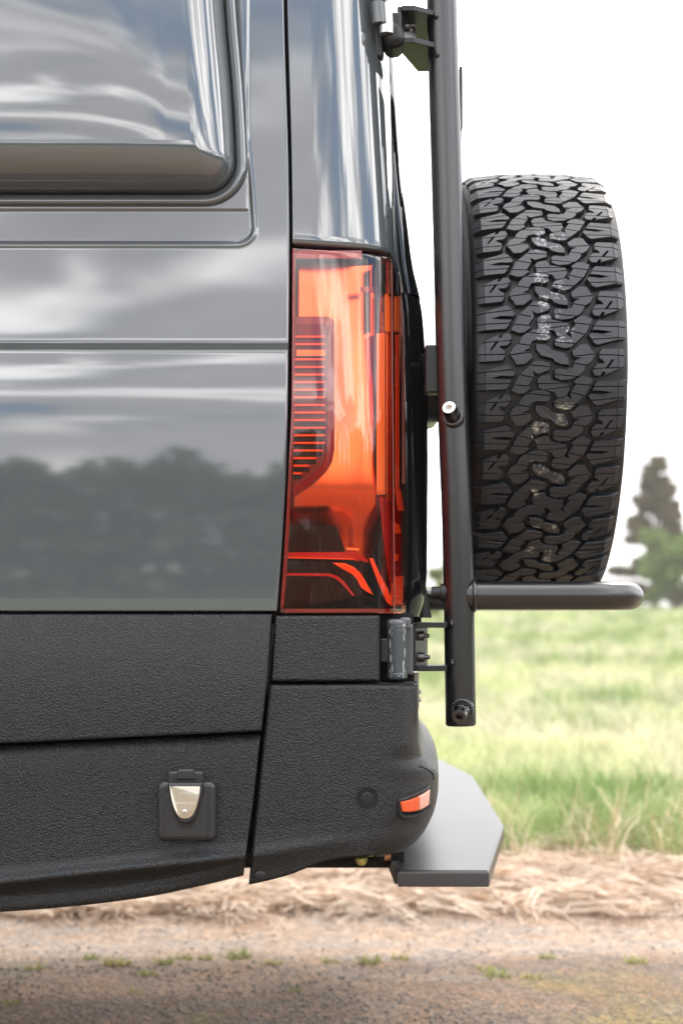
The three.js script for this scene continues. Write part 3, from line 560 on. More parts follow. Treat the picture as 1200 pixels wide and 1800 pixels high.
{
  // reflector let into the bumper corner
  const R = new THREE.Group(); R.name = 'bumper_reflector'; van.add(R);
  const pr = dataTexture(256, (i, j) => grey(((i + j) % 12) / 12 * 0.5 + ((i - j + 1024) % 12) / 12 * 0.5), false, 1 / 0.03);
  part('reflector_frame', draped([[698, 1406], [754, 1380], [754, 1424], [700, 1430], 2], bumperMesh, 0.0018, 0.010), M.blackPlastic, R);
  part('reflector_lens', draped([[702, 1409], [733, 1399.5], [733, 1423.5], [705, 1425.5], 1.5], bumperMesh, 0.0040, 0.006), new THREE.MeshPhysicalMaterial({ color: rgb(0.90, 0.105, 0.012), roughness: 0.2, bumpMap: pr, bumpScale: 0.0006, ior: 1.6 }), R);
  part('reflector_end', draped([[734, 1399], [752, 1388], [750, 1414], [734, 1423], 1], bumperMesh, 0.0040, 0.006), new THREE.MeshPhysicalMaterial({ color: rgb(0.85, 0.42, 0.34), roughness: 0.2, ior: 1.6 }), R);
  // lower lip of the recess
  const lipPts = [[699, 1424], [704, 1433], [716, 1436], [732, 1433], [746, 1425], [753, 1416]].map(([x, y]) => { const h = hit(x, y, bumperMesh); return h.p.addScaledVector(h.n.z < 0 ? h.n.negate() : h.n, 0.001); });
  part('recess_lip', new THREE.TubeGeometry(new THREE.CatmullRomCurve3(lipPts), 30, 0.0042, 10), M.liner, R);
  // split line over the shoulder
  const sp = [[737, 1347], [748, 1351], [757, 1357], [761, 1362], [761, 1371]].map(([x, y]) => hit(x, y, bumperMesh).p);
  part('split_line', new THREE.TubeGeometry(new THREE.CatmullRomCurve3(sp), 24, 0.0014, 8), M.void, van);
  // parking sensor
  const s = hit(645, 1402, bumperMesh), S = new THREE.Group(); S.name = 'parking_sensor'; van.add(S); const dir = (s.n.z < 0 ? s.n.clone().negate() : s.n).normalize();
  part('sensor_ring', lathe([[0.0178, -0.006], [0.0178, 0.0004], [0.0170, 0.0016], [0.0160, 0.0010], [0.0145, 0.0010], [0.0125, 0.0014], [0.0112, 0.0008], [0.0105, -0.001], [0.0100, -0.004]], s.p, dir, 48), M.liner, S);
  part('sensor_face', lathe([[0, 0.0006], [0.0072, 0.0006], [0.0088, 0.0002], [0.0098, -0.001], [0.0100, -0.004]], s.p, dir, 40), M.blackPlastic, S);
  // plastic rivet at the bottom of the joint
  const b = hit(457, 1540, bumperMesh);
  part('rivet', lathe([[0, 0.0045], [0.006, 0.004], [0.0092, 0.0022], [0.0102, 0], [0.0102, -0.006]], b.p, V(0.05, -0.1, 1), 28), M.blackPlastic, van);
}
// ---- power inlet
{
  const I = new THREE.Group(); I.name = 'power_inlet'; I.userData.label = 'square black power inlet with a bright hinged cover'; van.add(I);
  const s = DIST / F, zc = 0.0125, P = (px, py) => [X0(px), Y0(py)];
  const rr = (x0, y0, x1, y1, r, n = 6) => { const o = []; for (const [cx, cy, a0] of [[x1 - r, y0 + r, -90], [x1 - r, y1 - r, 0], [x0 + r, y1 - r, 90], [x0 + r, y0 + r, 180]]) for (let k = 0; k <= n; k++) { const a = (a0 + 90 * k / n) * Math.PI / 180; o.push([cx + r * Math.cos(a), cy + r * Math.sin(a)]); } return o; };
  const ext = (pts, depth, bevel, z, seg = 5) => { const sh = new THREE.Shape(pts.map(([x, y]) => new THREE.Vector2(...P(x, y)))); const g = new THREE.ExtrudeGeometry(sh, { depth, bevelEnabled: true, bevelSize: bevel, bevelThickness: bevel, bevelOffset: -bevel, bevelSegments: seg }); g.translate(0, 0, z); return g; };
  const satin = new THREE.MeshPhysicalMaterial({ color: rgb(0.019, 0.021, 0.024), roughness: 0.36, ior: 1.55 });
  part('case', ext(rr(281, 1370, 383, 1474, 13), 0.012, 0.009, zc), satin, I);
  part('cover_door', ext(rr(293.5, 1395, 368.5, 1465, 2), 0.0036, 0.0006, zc + 0.0195, 2), satin, I);
  part('hinge_block', ext(rr(300, 1352, 361, 1374, 5), 0.020, 0.004, zc), satin, I);
  part('hinge_pin', [ext(rr(316, 1347.5, 346, 1368, 5), 0.023, 0.004, zc, 4), ], satin, I);
  part('hinge_slot', box(0.036, 0.0022, 0.004, X0(331), Y0(1364), zc + 0.0255, 0.0004), M.void, I);
  const U = (w, top, bot, cx, n = 20) => { const o = [[cx - w, top], [cx + w, top]]; for (let k = 1; k <= n; k++) { const t = k / n, a = t * Math.PI; o.push([cx + w * Math.sign(Math.cos(a)) * Math.pow(Math.abs(Math.cos(a)), 0.62) , top + (bot - top) * Math.pow(Math.sin(a), 0.9) * 1]); } return o; };
  const shield = (w, top, bot, cx) => { const o = [[cx - w, top]]; for (let k = 0; k <= 28; k++) { const t = k / 28 * 2 - 1, x = w * -t; o.push([cx - x * -1 * -1, top + (bot - top) * Math.pow(1 - Math.pow(Math.abs(t), 2.6), 0.72)]); } return o.filter((q, i) => i === 0 || Math.hypot(q[0] - o[i - 1][0], q[1] - o[i - 1][1]) > 0.05); };
  part('cover_flap', ext(shield(30.5, 1371, 1442, 330.5), 0.007, 0.005, zc + 0.0195), satin, I);
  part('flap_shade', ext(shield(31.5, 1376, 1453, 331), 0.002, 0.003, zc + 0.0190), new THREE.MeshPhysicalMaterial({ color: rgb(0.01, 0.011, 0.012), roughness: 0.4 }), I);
  const cv = document.createElement('canvas'); cv.width = 512; cv.height = 512; const c = cv.getContext('2d');
  c.fillStyle = '#d8d2c4'; c.fillRect(0, 0, 512, 512); c.fillStyle = '#fffaf0'; c.textAlign = 'center'; c.font = 'bold 56px sans-serif'; c.fillText('30Amp 125V', 262, 292);
  c.fillStyle = '#f0ebe0'; c.font = 'bold 62px sans-serif'; c.fillText('MARINCO', 300, 150);
  const tx = new THREE.CanvasTexture(cv); tx.colorSpace = THREE.SRGBColorSpace;
  const lid = ext(shield(27, 1374.5, 1433, 330), 0.0012, 0.0012, zc + 0.0315, 3), p = lid.attributes.position, uv = lid.attributes.uv;
  for (let i = 0; i < p.count; i++) { uv.setXY(i, (p.getX(i) - X0(303)) / (X0(357) - X0(303)), (p.getY(i) - Y0(1433)) / (Y0(1374) - Y0(1433))); const dy = (p.getY(i) - Y0(1404)); p.setZ(i, p.getZ(i) - 2.2 * dy * dy * (dy > 0 ? 1.6 : 1)); }
  lid.computeVertexNormals();
  part('cover_plate', lid, new THREE.MeshPhysicalMaterial({ map: tx, metalness: 0.85, roughness: 0.28 }), I);
  part('cover_notch', lathe([[0, 0.001], [0.003, 0.001], [0.004, 0]], V(X0(329.5), Y0(1421), zc + 0.0335), V(0, 0, 1), 20), M.zinc, I);
  part('case_foot', ext(rr(312, 1470, 352, 1478, 3), 0.008, 0.003, zc), satin, I);
}
// ---- door hinges, stop, latch, hitch pieces
{
  const fleck = document.createElement('canvas'); fleck.width = 256; fleck.height = 512; const c = fleck.getContext('2d'), R = rng(9);
  c.fillStyle = '#4e5457'; c.fillRect(0, 0, 256, 512); c.fillStyle = '#c9ccce';
  for (let k = 0; k < 190; k++) { const x = (R() < 0.5 ? 30 : 226) + (R() - 0.5) * 16, y = 70 + R() * 380, s = 1 + 4 * R(); c.fillRect(x, y, s, s * 1.5); }
  c.strokeStyle = '#b9bdc0'; c.lineWidth = 2; for (let k = 0; k < 22; k++) { const y = 80 + R() * 330, x = 4 + 26 * R(); c.beginPath(); c.moveTo(x, y); c.lineTo(x + 14 * (R() - 0.5), y + 18 * R()); c.stroke(); }
  const tx = new THREE.CanvasTexture(fleck); tx.colorSpace = THREE.SRGBColorSpace; tx.wrapS = THREE.RepeatWrapping;
  const worn = new THREE.MeshPhysicalMaterial({ map: tx, roughness: 0.16, ior: 1.5 }), plain = new THREE.MeshPhysicalMaterial({ color: rgb(0.10, 0.11, 0.115), roughness: 0.15, ior: 1.7 });
  const L = new THREE.Group(); L.name = 'door_hinge'; L.userData.label = 'lower grey door hinge with chipped paint'; van.add(L);
  const z = -0.075, q = (px, py) => at(px, py, z), h = q(697, 1088).y - q(697, 1195).y, r = 0.0178, y0 = q(697, 1195).y;
  part('barrel', lathe([[0, 0], [r * 0.8, 0.0005], [r * 0.97, 0.003], [r, 0.006], [r, 0.011], [r * 0.95, 0.0122], [r * 0.955, 0.0135], [r * 0.985, 0.0145], [r * 0.985, h - 0.0195], [r * 0.955, h - 0.0182], [r, h - 0.016], [r, h - 0.007], [r * 0.93, h - 0.002], [r * 0.7, h], [0, h]], V(q(697, 0).x, y0, z), V(0, 1, 0), 40).rotateY(0), worn, L);
  part('pad', [box(0.014, q(0, 1122).y - q(0, 1164).y, 0.03, q(674, 0).x, q(0, 1143).y, z + 0.004, 0.003)], M.blackPlastic, L);
  part('hinge_leaf', [box(0.022, h * 0.86, 0.05, q(716, 0).x, y0 + h * 0.5, z - 0.04, 0.006), box(0.02, 0.02, 0.04, q(712, 0).x, y0 + h * 0.93, z - 0.016, 0.005)], plain, L);
  part('hinge_recess', box(0.075, 0.125, 0.02, q(690, 0).x, y0 + h * 0.5, z - 0.062, 0.003), M.void, L);
  const T = new THREE.Group(); T.name = 'door_hinge'; T.userData.label = 'upper grey door hinge with pale worn sleeve'; van.add(T);
  const zt = -0.085, Q = (px, py) => at(px, py, zt);
  part('barrel', [rod(Q(667, 42), Q(664, 5), 0.0125), rod(Q(667, 4), Q(666, -60), 0.0125)], plain, T);
  part('sleeve', rod(Q(683, 46), Q(680, 6), 0.0085), M.zinc, T);
  part('sleeve_cap', rod(Q(679, 60), Q(679, 46), 0.0125, 0.0125), M.zinc, T);
  { const g = new RoundedBoxGeometry(0.036, 0.046, 0.075, 6, 0.016); g.rotateZ(0.18); const c0 = at(691, 70, -0.12); g.translate(c0.x, c0.y, c0.z); part('hinge_body', g, M.blackPlastic, T); }
  part('hinge_leaf', [box(0.018, 0.16, 0.03, Q(660, 0).x + 0.006, Q(0, 12).y, zt - 0.035, 0.006), box(0.02, 0.05, 0.09, Q(700, 0).x - 0.004, Q(0, 45).y, zt - 0.045, 0.006)], M.blackPlastic, T);
  // conical rubber stop low on the door, and bracket with rivets below the hinge
  const s0 = at(741, 1086, -0.30), s1 = at(741, 1026, -0.30);
  part('door_stop', rod(s0, s1, 0.0185, 0.007, 28), M.rubber, van);
  part('stop_arm', box(0.02, 0.05, 0.03, at(731, 1100, -0.32).x, at(731, 1100, -0.32).y, -0.33, 0.003), M.blackPlastic, van);
  const lz = -0.22, K = new THREE.Group(); K.name = 'latch_plate'; van.add(K);
  part('plate', box(0.010, at(0, 1182, lz).y - at(0, 1246, lz).y, 0.06, at(730, 0, lz).x, at(0, 1213, lz).y, lz, 0.002), M.zinc, K);
  for (const y of [1216, 1230]) part('rivet', lathe([[0, 0.006], [0.003, 0.005], [0.005, 0.002], [0.005, 0]], at(735, y, lz + 0.015), V(1, 0, 0.2), 16), M.zinc, K);
  // hitch rail with fittings under the bumper
  const hz = -0.16; const at2 = (px, py) => at(px, py, hz);
  part('hitch_rail', box(at2(700, 0).x - at2(540, 0).x + 0.02, 0.03, 0.08, at2(622, 0).x, at2(0, 1512).y, hz - 0.06, 0.004), M.void, van);
  const hex = (px, py, r, len, m, nm) => part(nm, new THREE.CylinderGeometry(r, r, len, 6).rotateZ(Math.PI / 2).translate(...at2(px, py).toArray()), m, van);
  const teal = new THREE.MeshPhysicalMaterial({ color: rgb(0.10, 0.22, 0.26), roughness: 0.35, metalness: 0.6 }), copper = new THREE.MeshPhysicalMaterial({ color: rgb(0.62, 0.33, 0.22), roughness: 0.35, metalness: 0.85 });
  hex(648, 1500, 0.0062, 0.016, new THREE.MeshPhysicalMaterial({ color: rgb(0.35, 0.42, 0.18), roughness: 0.4, metalness: 0.5 }), 'pipe_nut'); hex(664, 1499, 0.0078, 0.008, M.darkSteel, 'pipe_nut'); hex(671, 1499, 0.0072, 0.006, teal, 'pipe_collar'); hex(681, 1504, 0.0092, 0.011, copper, 'pipe_nut');
  part('pipe', rod(at2(612, 1503), at2(644, 1500), 0.0026, 0.0034, 14), M.steel, van);
  part('plug', lathe([[0, -0.013], [0.006, -0.0115], [0.0105, -0.006], [0.0115, 0], [0.0110, 0.002], [0, 0.003]], at2(635, 1509), V(0, 1, 0), 28), M.brass, van);
}
// ------------------------------------------------------------------ step bumper
{
  const t = thing('rear_step', 'flat black steel step plate with cut corners under the van bumper', 'step bumper');
  const top = EYE - 0.45, pts = [[0.098, -0.098], [0.256, -0.098], [0.343, -0.676], [0.3605, -1.66], [0.295, -2.19], [0.098, -2.19]];
  const th = 0.0285, r = 0.006;
  const shrink = (k) => { const n = pts.length, o = []; for (let i = 0; i < n; i++) { const a = pts[(i + n - 1) % n], b = pts[i], c = pts[(i + 1) % n]; const e1 = [b[0] - a[0], b[1] - a[1]], e2 = [c[0] - b[0], c[1] - b[1]], l1 = Math.hypot(...e1), l2 = Math.hypot(...e2); const n1 = [e1[1] / l1, -e1[0] / l1], n2 = [e2[1] / l2, -e2[0] / l2]; const d = 1 + n1[0] * n2[0] + n1[1] * n2[1]; o.push([b[0] + (n1[0] + n2[0]) / d * k, b[1] + (n1[1] + n2[1]) / d * k]); } return o; };
  const inDir = (() => { const q = shrink(0.01); return q[2][0] < pts[2][0] ? 1 : -1; })();
  // rings over the edge: down the side, round the top edge, onto the plate
  const prof = []; for (let k = 0; k <= 6; k++) { const a = k / 6 * Math.PI / 2; prof.push([r * (1 - Math.cos(a)), -r + r * Math.sin(a)]); }
  const levels = [[0.012, -th - 0.0], [0.0015, -th], [0, -th + 0.0015], ...prof], rings = levels.map(([d, y]) => shrink(inDir * d).map(([x, z]) => V(x, top + y, z)));
  const sub = (ring) => { const o = []; for (let i = 0; i < ring.length; i++) { const a = ring[i], b = ring[(i + 1) % ring.length]; for (let k = 0; k < 6; k++) o.push(a.clone().lerp(b, [0, 0.002, 0.3, 0.6, 0.9, 0.998][k])); } o.push(o[0].clone()); return o; };
  const S = rings.map(sub), g1 = surface(S.length, S[0].length, (i, j) => S[i][j]);
  const cap = new THREE.ShapeGeometry(new THREE.Shape(shrink(inDir * r).map(([x, z]) => new THREE.Vector2(x, z)))); cap.rotateX(Math.PI / 2); cap.translate(0, top, 0);
  const low = cap.clone(); low.translate(0, -th, 0); { const ix = cap.index.array; for (let i = 0; i < ix.length; i += 3) { const k = ix[i]; ix[i] = ix[i + 1]; ix[i + 1] = k; } }
  const stepMat = new THREE.MeshPhysicalMaterial({ color: rgb(0.040, 0.041, 0.045), roughness: 0.34, bumpMap: grain, bumpScale: 0.00005, ior: 1.65 });
  for (const c of [cap, low]) { const p = c.attributes.position, u = c.attributes.uv, n = c.attributes.normal; for (let i = 0; i < p.count; i++) { u.setXY(i, p.getX(i), p.getZ(i)); n.setXYZ(i, 0, c === cap ? 1 : -1, 0); } }
  part('step_plate', [g1, cap, low], stepMat, t);
  part('end_bracket', plate([[0, 0.012], [0.012, 0.012], [0.014, -0.030], [0.006, -0.030], [-0.004, -0.004]], 0.16, 0.001).translate(0.088, top - 0.001, -0.30), M.powder, t);
  for (const z of [-0.55, -1.6]) part('support_arm', box(0.42, 0.05, 0.07, -0.05, top - 0.04, z, 0.005), M.void, t);
}
// ------------------------------------------------------------------ ladder-like tyre carrier beside the rear door
const postX = smooth([[-900, 768], [-300, 771], [0, 776], [130, 779.5], [300, 784.5], [500, 789.5], [700, 794.5], [850, 801], [1000, 805], [1276, 809.5]]);
{
  const t = thing('tyre_carrier', 'satin black tube carrier with upright post and low hoop at the rear doors', 'tyre carrier');
  const z = -0.14, R = 0.0268, q = (py) => at(postX(py), py, z);
  const curve = new THREE.CatmullRomCurve3([-900, -500, -200, 0, 150, 300, 450, 600, 750, 900, 1050, 1180, 1266].map(q));
  const endp = q(1276), dirDown = q(1276).sub(q(1200)).normalize();
  part('post', [new THREE.TubeGeometry(curve, 120, R, 40), lathe([[R, 0], [R, 0.006], [R - 0.001, 0.0085], [R - 0.003, 0.0098], [0, 0.0098]], q(1266), dirDown, 40)], M.powder, t);
  // hoop under the tyre
  const hy = at(0, 1047, z).y, b0 = at(818, 1047, z).x, xe = 0.5215, hz = -1.12, rb = 0.085;
  const hp = new THREE.CurvePath(); hp.add(new THREE.LineCurve3(V(b0, hy, z), V(xe - rb, hy, z)));
  hp.add(new THREE.QuadraticBezierCurve3(V(xe - rb, hy, z), V(xe - 0.004, hy, z - 0.004), V(xe, hy, z - rb)));
  hp.add(new THREE.LineCurve3(V(xe, hy, z - rb), V(xe, hy, hz + rb))); hp.add(new THREE.QuadraticBezierCurve3(V(xe, hy, hz + rb), V(xe, hy, hz), V(xe - rb, hy, hz))); hp.add(new THREE.LineCurve3(V(xe - rb, hy, hz), V(0.16, hy, hz)));
  part('hoop', new THREE.TubeGeometry(hp, 160, 0.0252, 36), M.powder, t);
  { const g = new THREE.TorusGeometry(0.0262, 0.0042, 10, 48); g.rotateY(Math.PI / 2); g.scale(1, 1, 1); g.translate(at(832, 1047, z).x, hy, z); part('weld', g, M.powder, t); }
  // threaded stubs
  const ringMat = new THREE.MeshPhysicalMaterial({ color: rgb(0.78, 0.72, 0.68), roughness: 0.32, metalness: 0.9 });
  const stub = (basePx, endPx, zb, ze, r, endMat) => {
    const a = at(basePx[0], basePx[1], zb), b = at(endPx[0], endPx[1], ze), d = b.clone().sub(a), L = d.length();
    part('stub', lathe([[r * 1.18, -0.014], [r * 1.18, L * 0.52], [r * 1.10, L * 0.56], [r, L * 0.58], [r, L - 0.001], [r * 0.97, L]], a, d, 36), M.blackGloss, t);
    part('stub_face', lathe([[r * 0.97, L], [r * 0.93, L + 0.0006], [r * 0.50, L + 0.0006], [r * 0.46, L - 0.0006], [r * 0.46, L - 0.012], [0, L - 0.012]], a, d, 36), endMat, t);
    // weld bead
    const n = d.clone().normalize(), e1 = V(0, 1, 0).cross(n).normalize(), e2 = n.clone().cross(e1), bead = [];
    for (let k = 0; k < 20; k++) { const an = k / 20 * 6.283, g = new THREE.SphereGeometry(0.0042, 10, 8); g.scale(1, 1, 0.8); g.translate(...a.clone().addScaledVector(n, 0.004).addScaledVector(e1, Math.cos(an) * r * 1.28).addScaledVector(e2, Math.sin(an) * r * 1.28).toArray()); bead.push(g); }
    part('weld', bead, M.powder, t);
  };
  stub([797, 735], [788.5, 716], -0.114, -0.082, 0.0118, ringMat);
  stub([813, 1245], [806, 1260], -0.116, -0.082, 0.0128, M.darkSteel);
  part('weld_collar', lathe([[0.0175, -0.006], [0.0185, 0.002], [0.0165, 0.006], [0.015, 0.007]], at(797, 735, -0.116), V(-0.2, 0.35, 1), 32), M.powder, t);
  part('weld_collar', lathe([[0.0185, -0.006], [0.0195, 0.002], [0.0175, 0.006], [0.016, 0.007]], at(813, 1246, -0.118), V(-0.2, -0.35, 1), 32), M.powder, t);
  // U brackets to the two hinges
  const bracket = (plan, yTop, yBot, web, th, lean = 0) => {
    for (const y of [yTop, yBot]) { const g = plate(plan.map(([x, zz]) => [x, zz]), th, 0.001); g.rotateX(Math.PI / 2); g.translate(0, y + (y === yTop ? 0 : th), 0); part('bracket_flange', g, M.satin, t); }
    const [a, b] = web, d = V(b[0] - a[0], 0, b[1] - a[1]), L = d.length(), g = new RoundedBoxGeometry(th, yTop - yBot, L, 3, 0.002); g.rotateY(Math.atan2(d.x, d.z)); g.translate((a[0] + b[0]) / 2, (yTop + yBot) / 2, (a[1] + b[1]) / 2); part('bracket_web', g, M.satin, t);
  };
  const nut = (p, dir, r, len) => part('bracket_bolt', [lathe([[0, len + 0.004], [r * 0.45, len + 0.004], [r * 0.5, len], [r, len], [r, 0.003], [r * 1.25, 0.003], [r * 1.25, 0]], p, dir, 6), lathe([[r * 1.3, 0.002], [r * 1.3, 0]], p, dir, 20), lathe([[0, len + 0.010], [r * 0.42, len + 0.009], [r * 0.45, len]], p, dir, 14)], M.darkSteel, t);
  const zb = -0.095, B = (px, py) => at(px, py, zb);
  bracket([[B(722, 0).x + 0.010, zb], [B(750, 0).x, zb], [B(786, 0).x, -0.108], [B(790, 0).x, -0.17], [B(735, 0).x, -0.165], [B(722, 0).x, -0.115]], B(0, 1095).y, B(0, 1179).y, [[B(726, 0).x, zb - 0.002], [B(726, 0).x + 0.026, zb - 0.078]], 0.0075);
  nut(V(B(736, 0).x, B(0, 1118).y, zb - 0.03), V(1, 0, 0.35), 0.0085, 0.011); nut(V(B(737, 0).x, B(0, 1156).y, zb - 0.03), V(1, 0, 0.35), 0.0085, 0.011);
  bracket([[B(706, 0).x, zb], [B(728, 0).x, zb], [B(764, 0).x, -0.118], [0.163, -0.24], [0.139, -0.24], [B(706, 0).x - 0.004, -0.13]], B(0, 10).y, B(0, 74).y, [[B(701, 0).x, zb - 0.002], [B(701, 0).x + 0.030, zb - 0.085]], 0.0075);
  nut(V(B(711, 0).x, B(0, 35).y, zb - 0.035), V(1, 0, 0.5), 0.009, 0.012); nut(V(B(711, 0).x, B(0, 63).y, zb - 0.035), V(1, 0, 0.5), 0.009, 0.012);
  // welds of the flanges to the post
  for (const [px, py] of [[766, 30], [768, 97], [793, 1097], [794, 1166]]) { const l = []; for (let k = 0; k < 5; k++) { const g = new THREE.SphereGeometry(0.0075, 12, 10); g.scale(0.55, 0.75, 1); g.translate(...at(px + (k - 2) * 0.5, py + (k - 2) * 3.4, -0.118 + 0.004 * Math.abs(k - 2) * -1).toArray()); l.push(g); } part('weld', l, M.powder, t); }
  // bolt through the post, pad against the door, mount for the wheel, plate behind the post
  const bx = at(783, 1042, z), bl = at(758, 1042, z);
  part('post_bolt', [new THREE.CylinderGeometry(0.0125, 0.0125, 0.016, 6).rotateZ(Math.PI / 2).translate(bl.x + 0.008, bl.y, z), rod(V(bl.x + 0.016, bl.y, z), bx, 0.016, 0.016, 20)], M.blackPlastic, t);
  part('door_pad', [box(0.026, 0.085, 0.04, at(760, 0, z).x, at(0, 648, z).y, z - 0.02, 0.004), box(0.05, 0.05, 0.05, at(765, 0, -0.2).x - 0.004, at(0, 640, -0.2).y, -0.26, 0.006)], M.blackPlastic, t);
  part('wheel_mount', [rod(V(0.15, 1.494, -0.56), V(0.30, 1.494, -0.56), 0.06), rod(V(0.2, 1.494, -0.15), V(0.2, 1.494, -1.0), 0.022)], M.powder, t);
  part('side_plate', box(0.006, at(0, 130, -0.3).y - at(0, 236, -0.3).y, 0.16, at(807, 0, -0.26).x, at(0, 183, -0.26).y, -0.30, 0.002), M.powder, t);
  part('side_plate', box(0.004, at(0, 236, -0.3).y - at(0, 330, -0.3).y, 0.10, at(808, 0, -0.26).x, at(0, 283, -0.26).y, -0.30, 0.001), M.powder, t);
}
// ------------------------------------------------------------------ spare tyre
{
  const RT = 0.43, t = thing('spare_tyre', 'chunky black off-road tyre hung behind the rear doors', 'tyre', [0.370, 1.494, -0.56]);
  const TW = 2 * Math.PI, PITCH = 25, perPx = TW / PITCH / 425, vPx = 2.5e-4, MIDX = 618, TH0 = -5.9 * Math.PI / 180;
  // cross-section: crown, shoulder, side wall
  function cross(v, depth) {
    const s = Math.sign(v) || 1, a = Math.abs(v), k = 0.1195; let r, x, nr, nx;
    if (a <= k) { r = RT - 0.0075 * (a / k) ** 2.2; x = a; const g = -0.0075 * 2.2 * (a / k) ** 1.2 / k; nr = 1; nx = -g; }
    else { const q = a - k, ang = lerp(0.5, 1.25, step(0, 0.05, q)); r = RT - 0.0075 - q * Math.sin((0.5 + ang) / 2); x = k + q * Math.cos((0.5 + ang) / 2); nr = Math.cos(ang); nx = Math.sin(ang); }
    const l = Math.hypot(nr, nx); return [r - depth * nr / l, s * (x - depth * nx / l)];
  }
  const place = (X, Y, depth) => { const [r, x] = cross((X - MIDX) * vPx, depth), th = TH0 - (Y - 560) * perPx; return V(x, r * Math.sin(th), r * Math.cos(th)); };
  // carcass with the groove floor
  const prof = []; for (let k = -30; k <= 30; k++) { const v = k / 30 * 0.150; const [r, x] = cross(v, lerp(0.0125, 0.004, step(0.116, 0.146, Math.abs(v)))); prof.push([r, x]); }
  const side = [[0.352, 0.1385], [0.335, 0.1415], [0.31, 0.142], [0.285, 0.139], [0.258, 0.130], [0.235, 0.118], [0.222, 0.112], [0.216, 0.104]];
  const full = [...side.slice().reverse().map(([r, x]) => [r, -x]), ...prof, ...side];
  const rubber = (o) => new THREE.MeshPhysicalMaterial({ roughness: 0.52, ior: 1.5, ...o });
  part('carcass', lathe(full, V(0, 0, 0), V(1, 0, 0), 160), rubber({ color: rgb(0.005, 0.0056, 0.0066), roughness: 0.5 }), t);
  part('rim', lathe([[0.218, -0.10], [0.21, -0.06], [0.2, 0], [0.21, 0.06], [0.218, 0.10], [0.205, 0.10], [0.19, 0.05], [0.08, 0.04], [0, 0.04], [0, 0.02], [0.08, 0.02], [0.185, 0.02], [0.185, -0.06], [0.206, -0.10]], V(0, 0, 0), V(1, 0, 0), 60), M.blackPlastic, t);
  // colour of the tread: dusty rubber, remnants of a white label and chalk marks down the middle
  const W = 2048, Hh = 256, cv = document.createElement('canvas'); cv.width = W; cv.height = Hh; const c = cv.getContext('2d'), R = rng(31);
  c.fillStyle = '#1d2127'; c.fillRect(0, 0, W, Hh);
  for (let k = 0; k < 5200; k++) { const g = 22 + Math.floor(26 * R()); c.fillStyle = `rgba(${g},${g},${g + 2},0.35)`; c.fillRect(R() * W, R() * Hh, 1 + 5 * R(), 1 + 3 * R()); }
  const uOf = (photoY) => { const y1 = (photoY - 530) * 4; return ((y1 - 560) * perPx / TW + 0.5) * W; }, vOf = (X) => (0.5 + (X - MIDX) * vPx / 0.32) * Hh;
  const rowOf = (py) => { const e = Math.atan((HORIZON - py) / F), hc = 0.444, dc = 3.16, D0 = Math.hypot(hc, dc), al = e - Math.atan(hc / dc), k = D0 * Math.sin(al) / RT; const th = Math.asin(clamp(k, -0.999, 0.999)) - 0.1396; return 670 - (th - TH0) / perPx / 4; };   // photo row to unrolled row
  const marks = [[430, 470, 520, 600, 0.5], [438, 462, 620, 740, 0.30], [500, 520, 500, 600, 0.7], [515, 545, 610, 735, 0.6], [540, 560, 520, 590, 0.6], [552, 575, 540, 680, 0.55], [570, 592, 470, 600, 0.75], [588, 610, 510, 590, 0.7], [588, 612, 640, 760, 0.6], [705, 720, 640, 760, 0.65], [712, 742, 650, 745, 0.6], [728, 750, 490, 600, 0.7], [740, 770, 480, 520, 0.4], [793, 814, 480, 615, 0.7], [812, 830, 640, 760, 0.55], [838, 850, 500, 540, 0.6], [895, 905, 500, 590, 0.6], [892, 905, 640, 700, 0.6], [935, 955, 500, 560, 0.5], [940, 962, 640, 690, 0.5]];
  for (const [ya, yb, xa, xb, s] of marks) {
    const u0 = uOf(rowOf(ya)), u1 = uOf(rowOf(yb)), n = Math.round((u1 - u0) * 9 * s) + 20;
    for (let k = 0; k < n; k++) { const u = lerp(u0, u1, R()), x = lerp(xa, xb, R()); if (noise(u / 3.5, x / 22, 7) < 0.60 - s * 0.42) continue; const g = ya > 690 ? '186,176,152' : '205,206,208'; c.fillStyle = `rgba(${g},${0.15 + 0.38 * R()})`; c.fillRect(u, vOf(x), 0.8 + 1.6 * R(), 1 + 3 * R()); }
  }
  // pale moulding streaks on the shoulder
  for (const [xa, a] of [[205, 0.16], [222, 0.12], [1012, 0.10], [160, 0.10]]) { c.fillStyle = `rgba(120,118,116,${a})`; c.fillRect(0, vOf(xa), W, 2); }
  const tx = new THREE.CanvasTexture(cv); tx.colorSpace = THREE.SRGBColorSpace; tx.wrapS = THREE.RepeatWrapping; tx.wrapT = THREE.ClampToEdgeWrapping; tx.flipY = false;
  const tread = rubber({ map: tx, roughness: 0.40, bumpMap: grain, bumpScale: 0.00012, ior: 1.62 });
  // outlines of the blocks, unrolled, in quarter pixels of the photo
  const A = [[82, 470], [150, 462], [205, 446], [300, 420], [326, 432], [362, 486], [348, 506], [262, 500], [194, 516], [262, 524], [338, 526], [318, 568], [296, 596], [200, 598], [150, 602], [82, 604]];
  const Bk = [[96, 292], [128, 262], [176, 240], [214, 224], [258, 208], [186, 316], [197, 320], [284, 202], [322, 206], [336, 232], [328, 262], [302, 290], [252, 292], [264, 312], [290, 326], [288, 368], [270, 394], [132, 402], [96, 398]];
  const C = [[490, 398], [540, 394], [602, 412], [610, 440], [598, 464], [515, 490], [484, 470], [494, 506], [470, 545], [457, 566], [470, 590], [425, 624], [386, 628], [332, 606], [346, 570], [382, 500], [440, 444]];
  const Dk = [[488, 178], [560, 170], [605, 192], [607, 238], [584, 256], [516, 250], [478, 262], [458, 312], [416, 330], [470, 330], [482, 375], [426, 422], [366, 424], [346, 386], [318, 352], [344, 302], [384, 276], [396, 242], [424, 210]];
